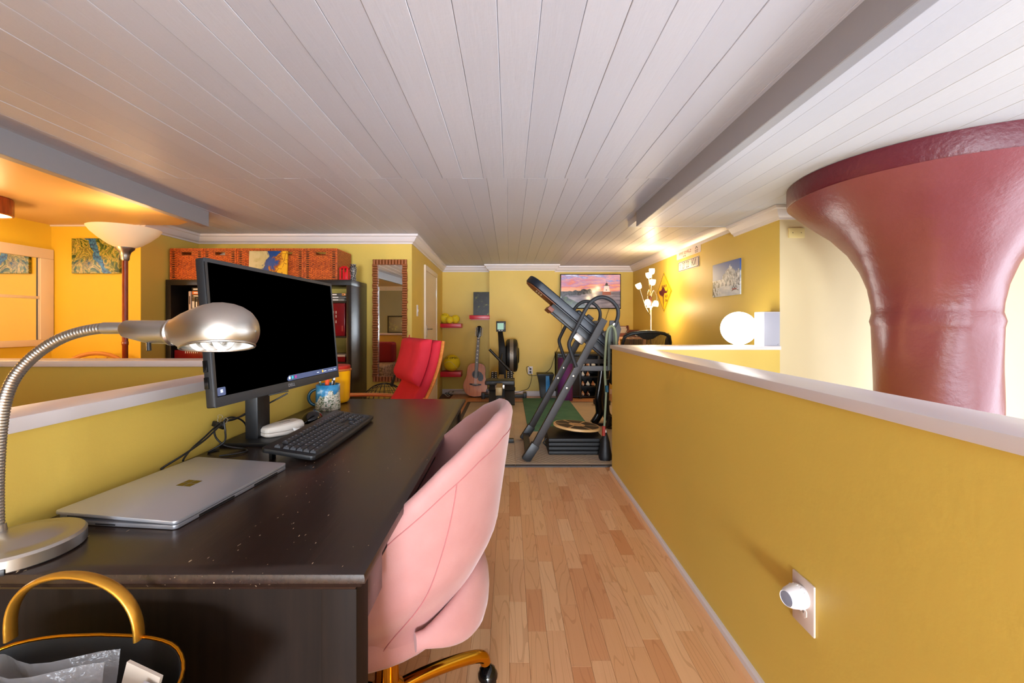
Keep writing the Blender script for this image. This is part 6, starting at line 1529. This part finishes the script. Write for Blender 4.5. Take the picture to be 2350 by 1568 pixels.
# ---- black gym bag hanging
gb = thing('gym_bag', 'limp black fabric bag with a strap at the foot of the inversion table', 'bag', P(1389, 1050, 3.40).xyz.to_tuple()[:2]+(FT,))
MB().loft([[(sx_*wx, sy*wy, z) for sx_, sy in ((-1, -.6), (-.4, -1), (.5, -1), (1, -.4), (1, .6), (.3, 1), (-.6, 1), (-1, .5))] for wx, wy, z in ((.048, .05, 0), (.05, .055, .03), (.038, .04, .10), (.034, .035, .14), (.02, .025, .19), (.012, .015, .215))]).build('bag_body', 'bag_leather', gb, smooth=70)
MB().tube([(0, 0, .21), (-.004, 0, .235)], .012, 8).build('tie', 'pen_white', gb)
# ---- black folded training bike frame stand-in: second rack with dark straps
ex = thing('stepper_machine', 'black upright exercise stepper beside the half wall end', 'exercise machine', (1.03, 4.55, FT))
def eb_(mb, name, m_, **k): return mb.build(name, m_, ex, True, **k)
Ye = 4.5
eb_(MB().tube(spline([P(1383, 850, Ye), P(1379, 880, Ye), P(1374, 915, Ye), P(1376, 945, Ye), P(1372, 957, Ye), P(1362, 972, Ye)], 6), [.03]*31, 10, flat=(1.4, .8)), 'curved_strut', 'black_gloss')
eb_(MB().tube(spline([P(1390, 870, Ye+.1), P(1388, 910, Ye+.1), P(1390, 945, Ye+.1), P(1396, 958, Ye+.1), P(1402, 962, Ye+.1)], 6), .045, 10), 'main_strut', 'black_plastic')
eb_(MB().tube([P(1402, 955, Ye-.1), P(1396, 975, Ye-.1), P(1389, 988, Ye-.1)], .028, 10), 'pedal_arm', 'black_plastic')
eb_(MB().bar(P(1392, 984, Ye-.1), P(1412, 988, Ye-.1), .1, .05), 'pedal', 'black_plastic', bevel=.008)
eb_(MB().bar(P(1358, 976, Ye), P(1405, 976, Ye), .05, .04), 'base_bar', 'black_plastic', bevel=.006)
eb_(MB().bar(P(1362, 922, 5.6), P(1400, 924, 5.6), .06, .06), 'rear_foot', 'black_plastic', bevel=.006)
# ---- folded black mat stack and balance board
SX0, SX1, SY0, SY1 = .322, .785, 3.50, 3.92
layer_mesh = None
stk = thing('folded_mat', 'black vinyl exercise mat folded into four thick layers', 'exercise mat', ((SX0+SX1)/2, (SY0+SY1)/2, FT))
for k in range(4):
    MB().box(SX0-(SX0+SX1)/2, SX1-(SX0+SX1)/2, SY0-(SY0+SY1)/2, SY1-(SY0+SY1)/2, .0345*k+.0004, .0345*(k+1)).build('layer', 'bag_leather', stk, bevel=.013, seg=3)
MB().tube([(SX0-(SX0+SX1)/2-.004, -.06, .10), (SX0-(SX0+SX1)/2-.03, -.06, .06), (SX0-(SX0+SX1)/2-.004, -.05, .03)], .006, 6).build('carry_handle', 'bag_leather', stk)
mat('plywood', (226, 186, 128), .45, var=(6, (208, 164, 104), (1, 1, 1))); mat('grip_dark', (70, 58, 42), .8, bump=(300, .3, .002))
bo = thing('balance_board', 'round wooden balance board with dark grip pads resting on the folded mat', 'balance board', (.59, 3.70, FT+.1385))
Mb = Matrix.Translation((0, 0, .052)) @ Matrix.Rotation(R(4.5), 4, 'Y') @ Matrix.Rotation(R(-2), 4, 'X')
MB(Mb).lathe([(.001, -.008), (.200, -.008), (.205, -.004), (.205, .010), (.200, .0135), (.001, .0135)], 56).build('disc', 'plywood', bo, smooth=30)
for k in range(6):
    a0, a1 = R(60*k+4), R(60*k+56)
    poly = [(.188*math.cos(a0+(a1-a0)*i/10), .188*math.sin(a0+(a1-a0)*i/10)) for i in range(11)] + [(.072*math.cos(a1-(a1-a0)*i/6), .072*math.sin(a1-(a1-a0)*i/6)) for i in range(7)]
    MB(Mb).prism(poly, .0135, .0145).build('grip_pad', 'grip_dark', bo, smooth=0)
MB(Mb).prism([(-.03, -.004), (0, .012), (.034, .002), (.03, -.008), (0, .002), (-.02, -.012)], .0135, .0142).build('centre_mark', 'org_wood', bo, smooth=0)
MB().sphere((0, 0, .05), .05, 24, 12, (1.4, 1.4, 1)).build('rocker', 'black_plastic', bo) if False else MB().lathe([(.02, .0), (.05, .008), (.075, .028), (.08, .044), (.001, .044)], 28).build('rocker', 'black_plastic', bo, smooth=50)
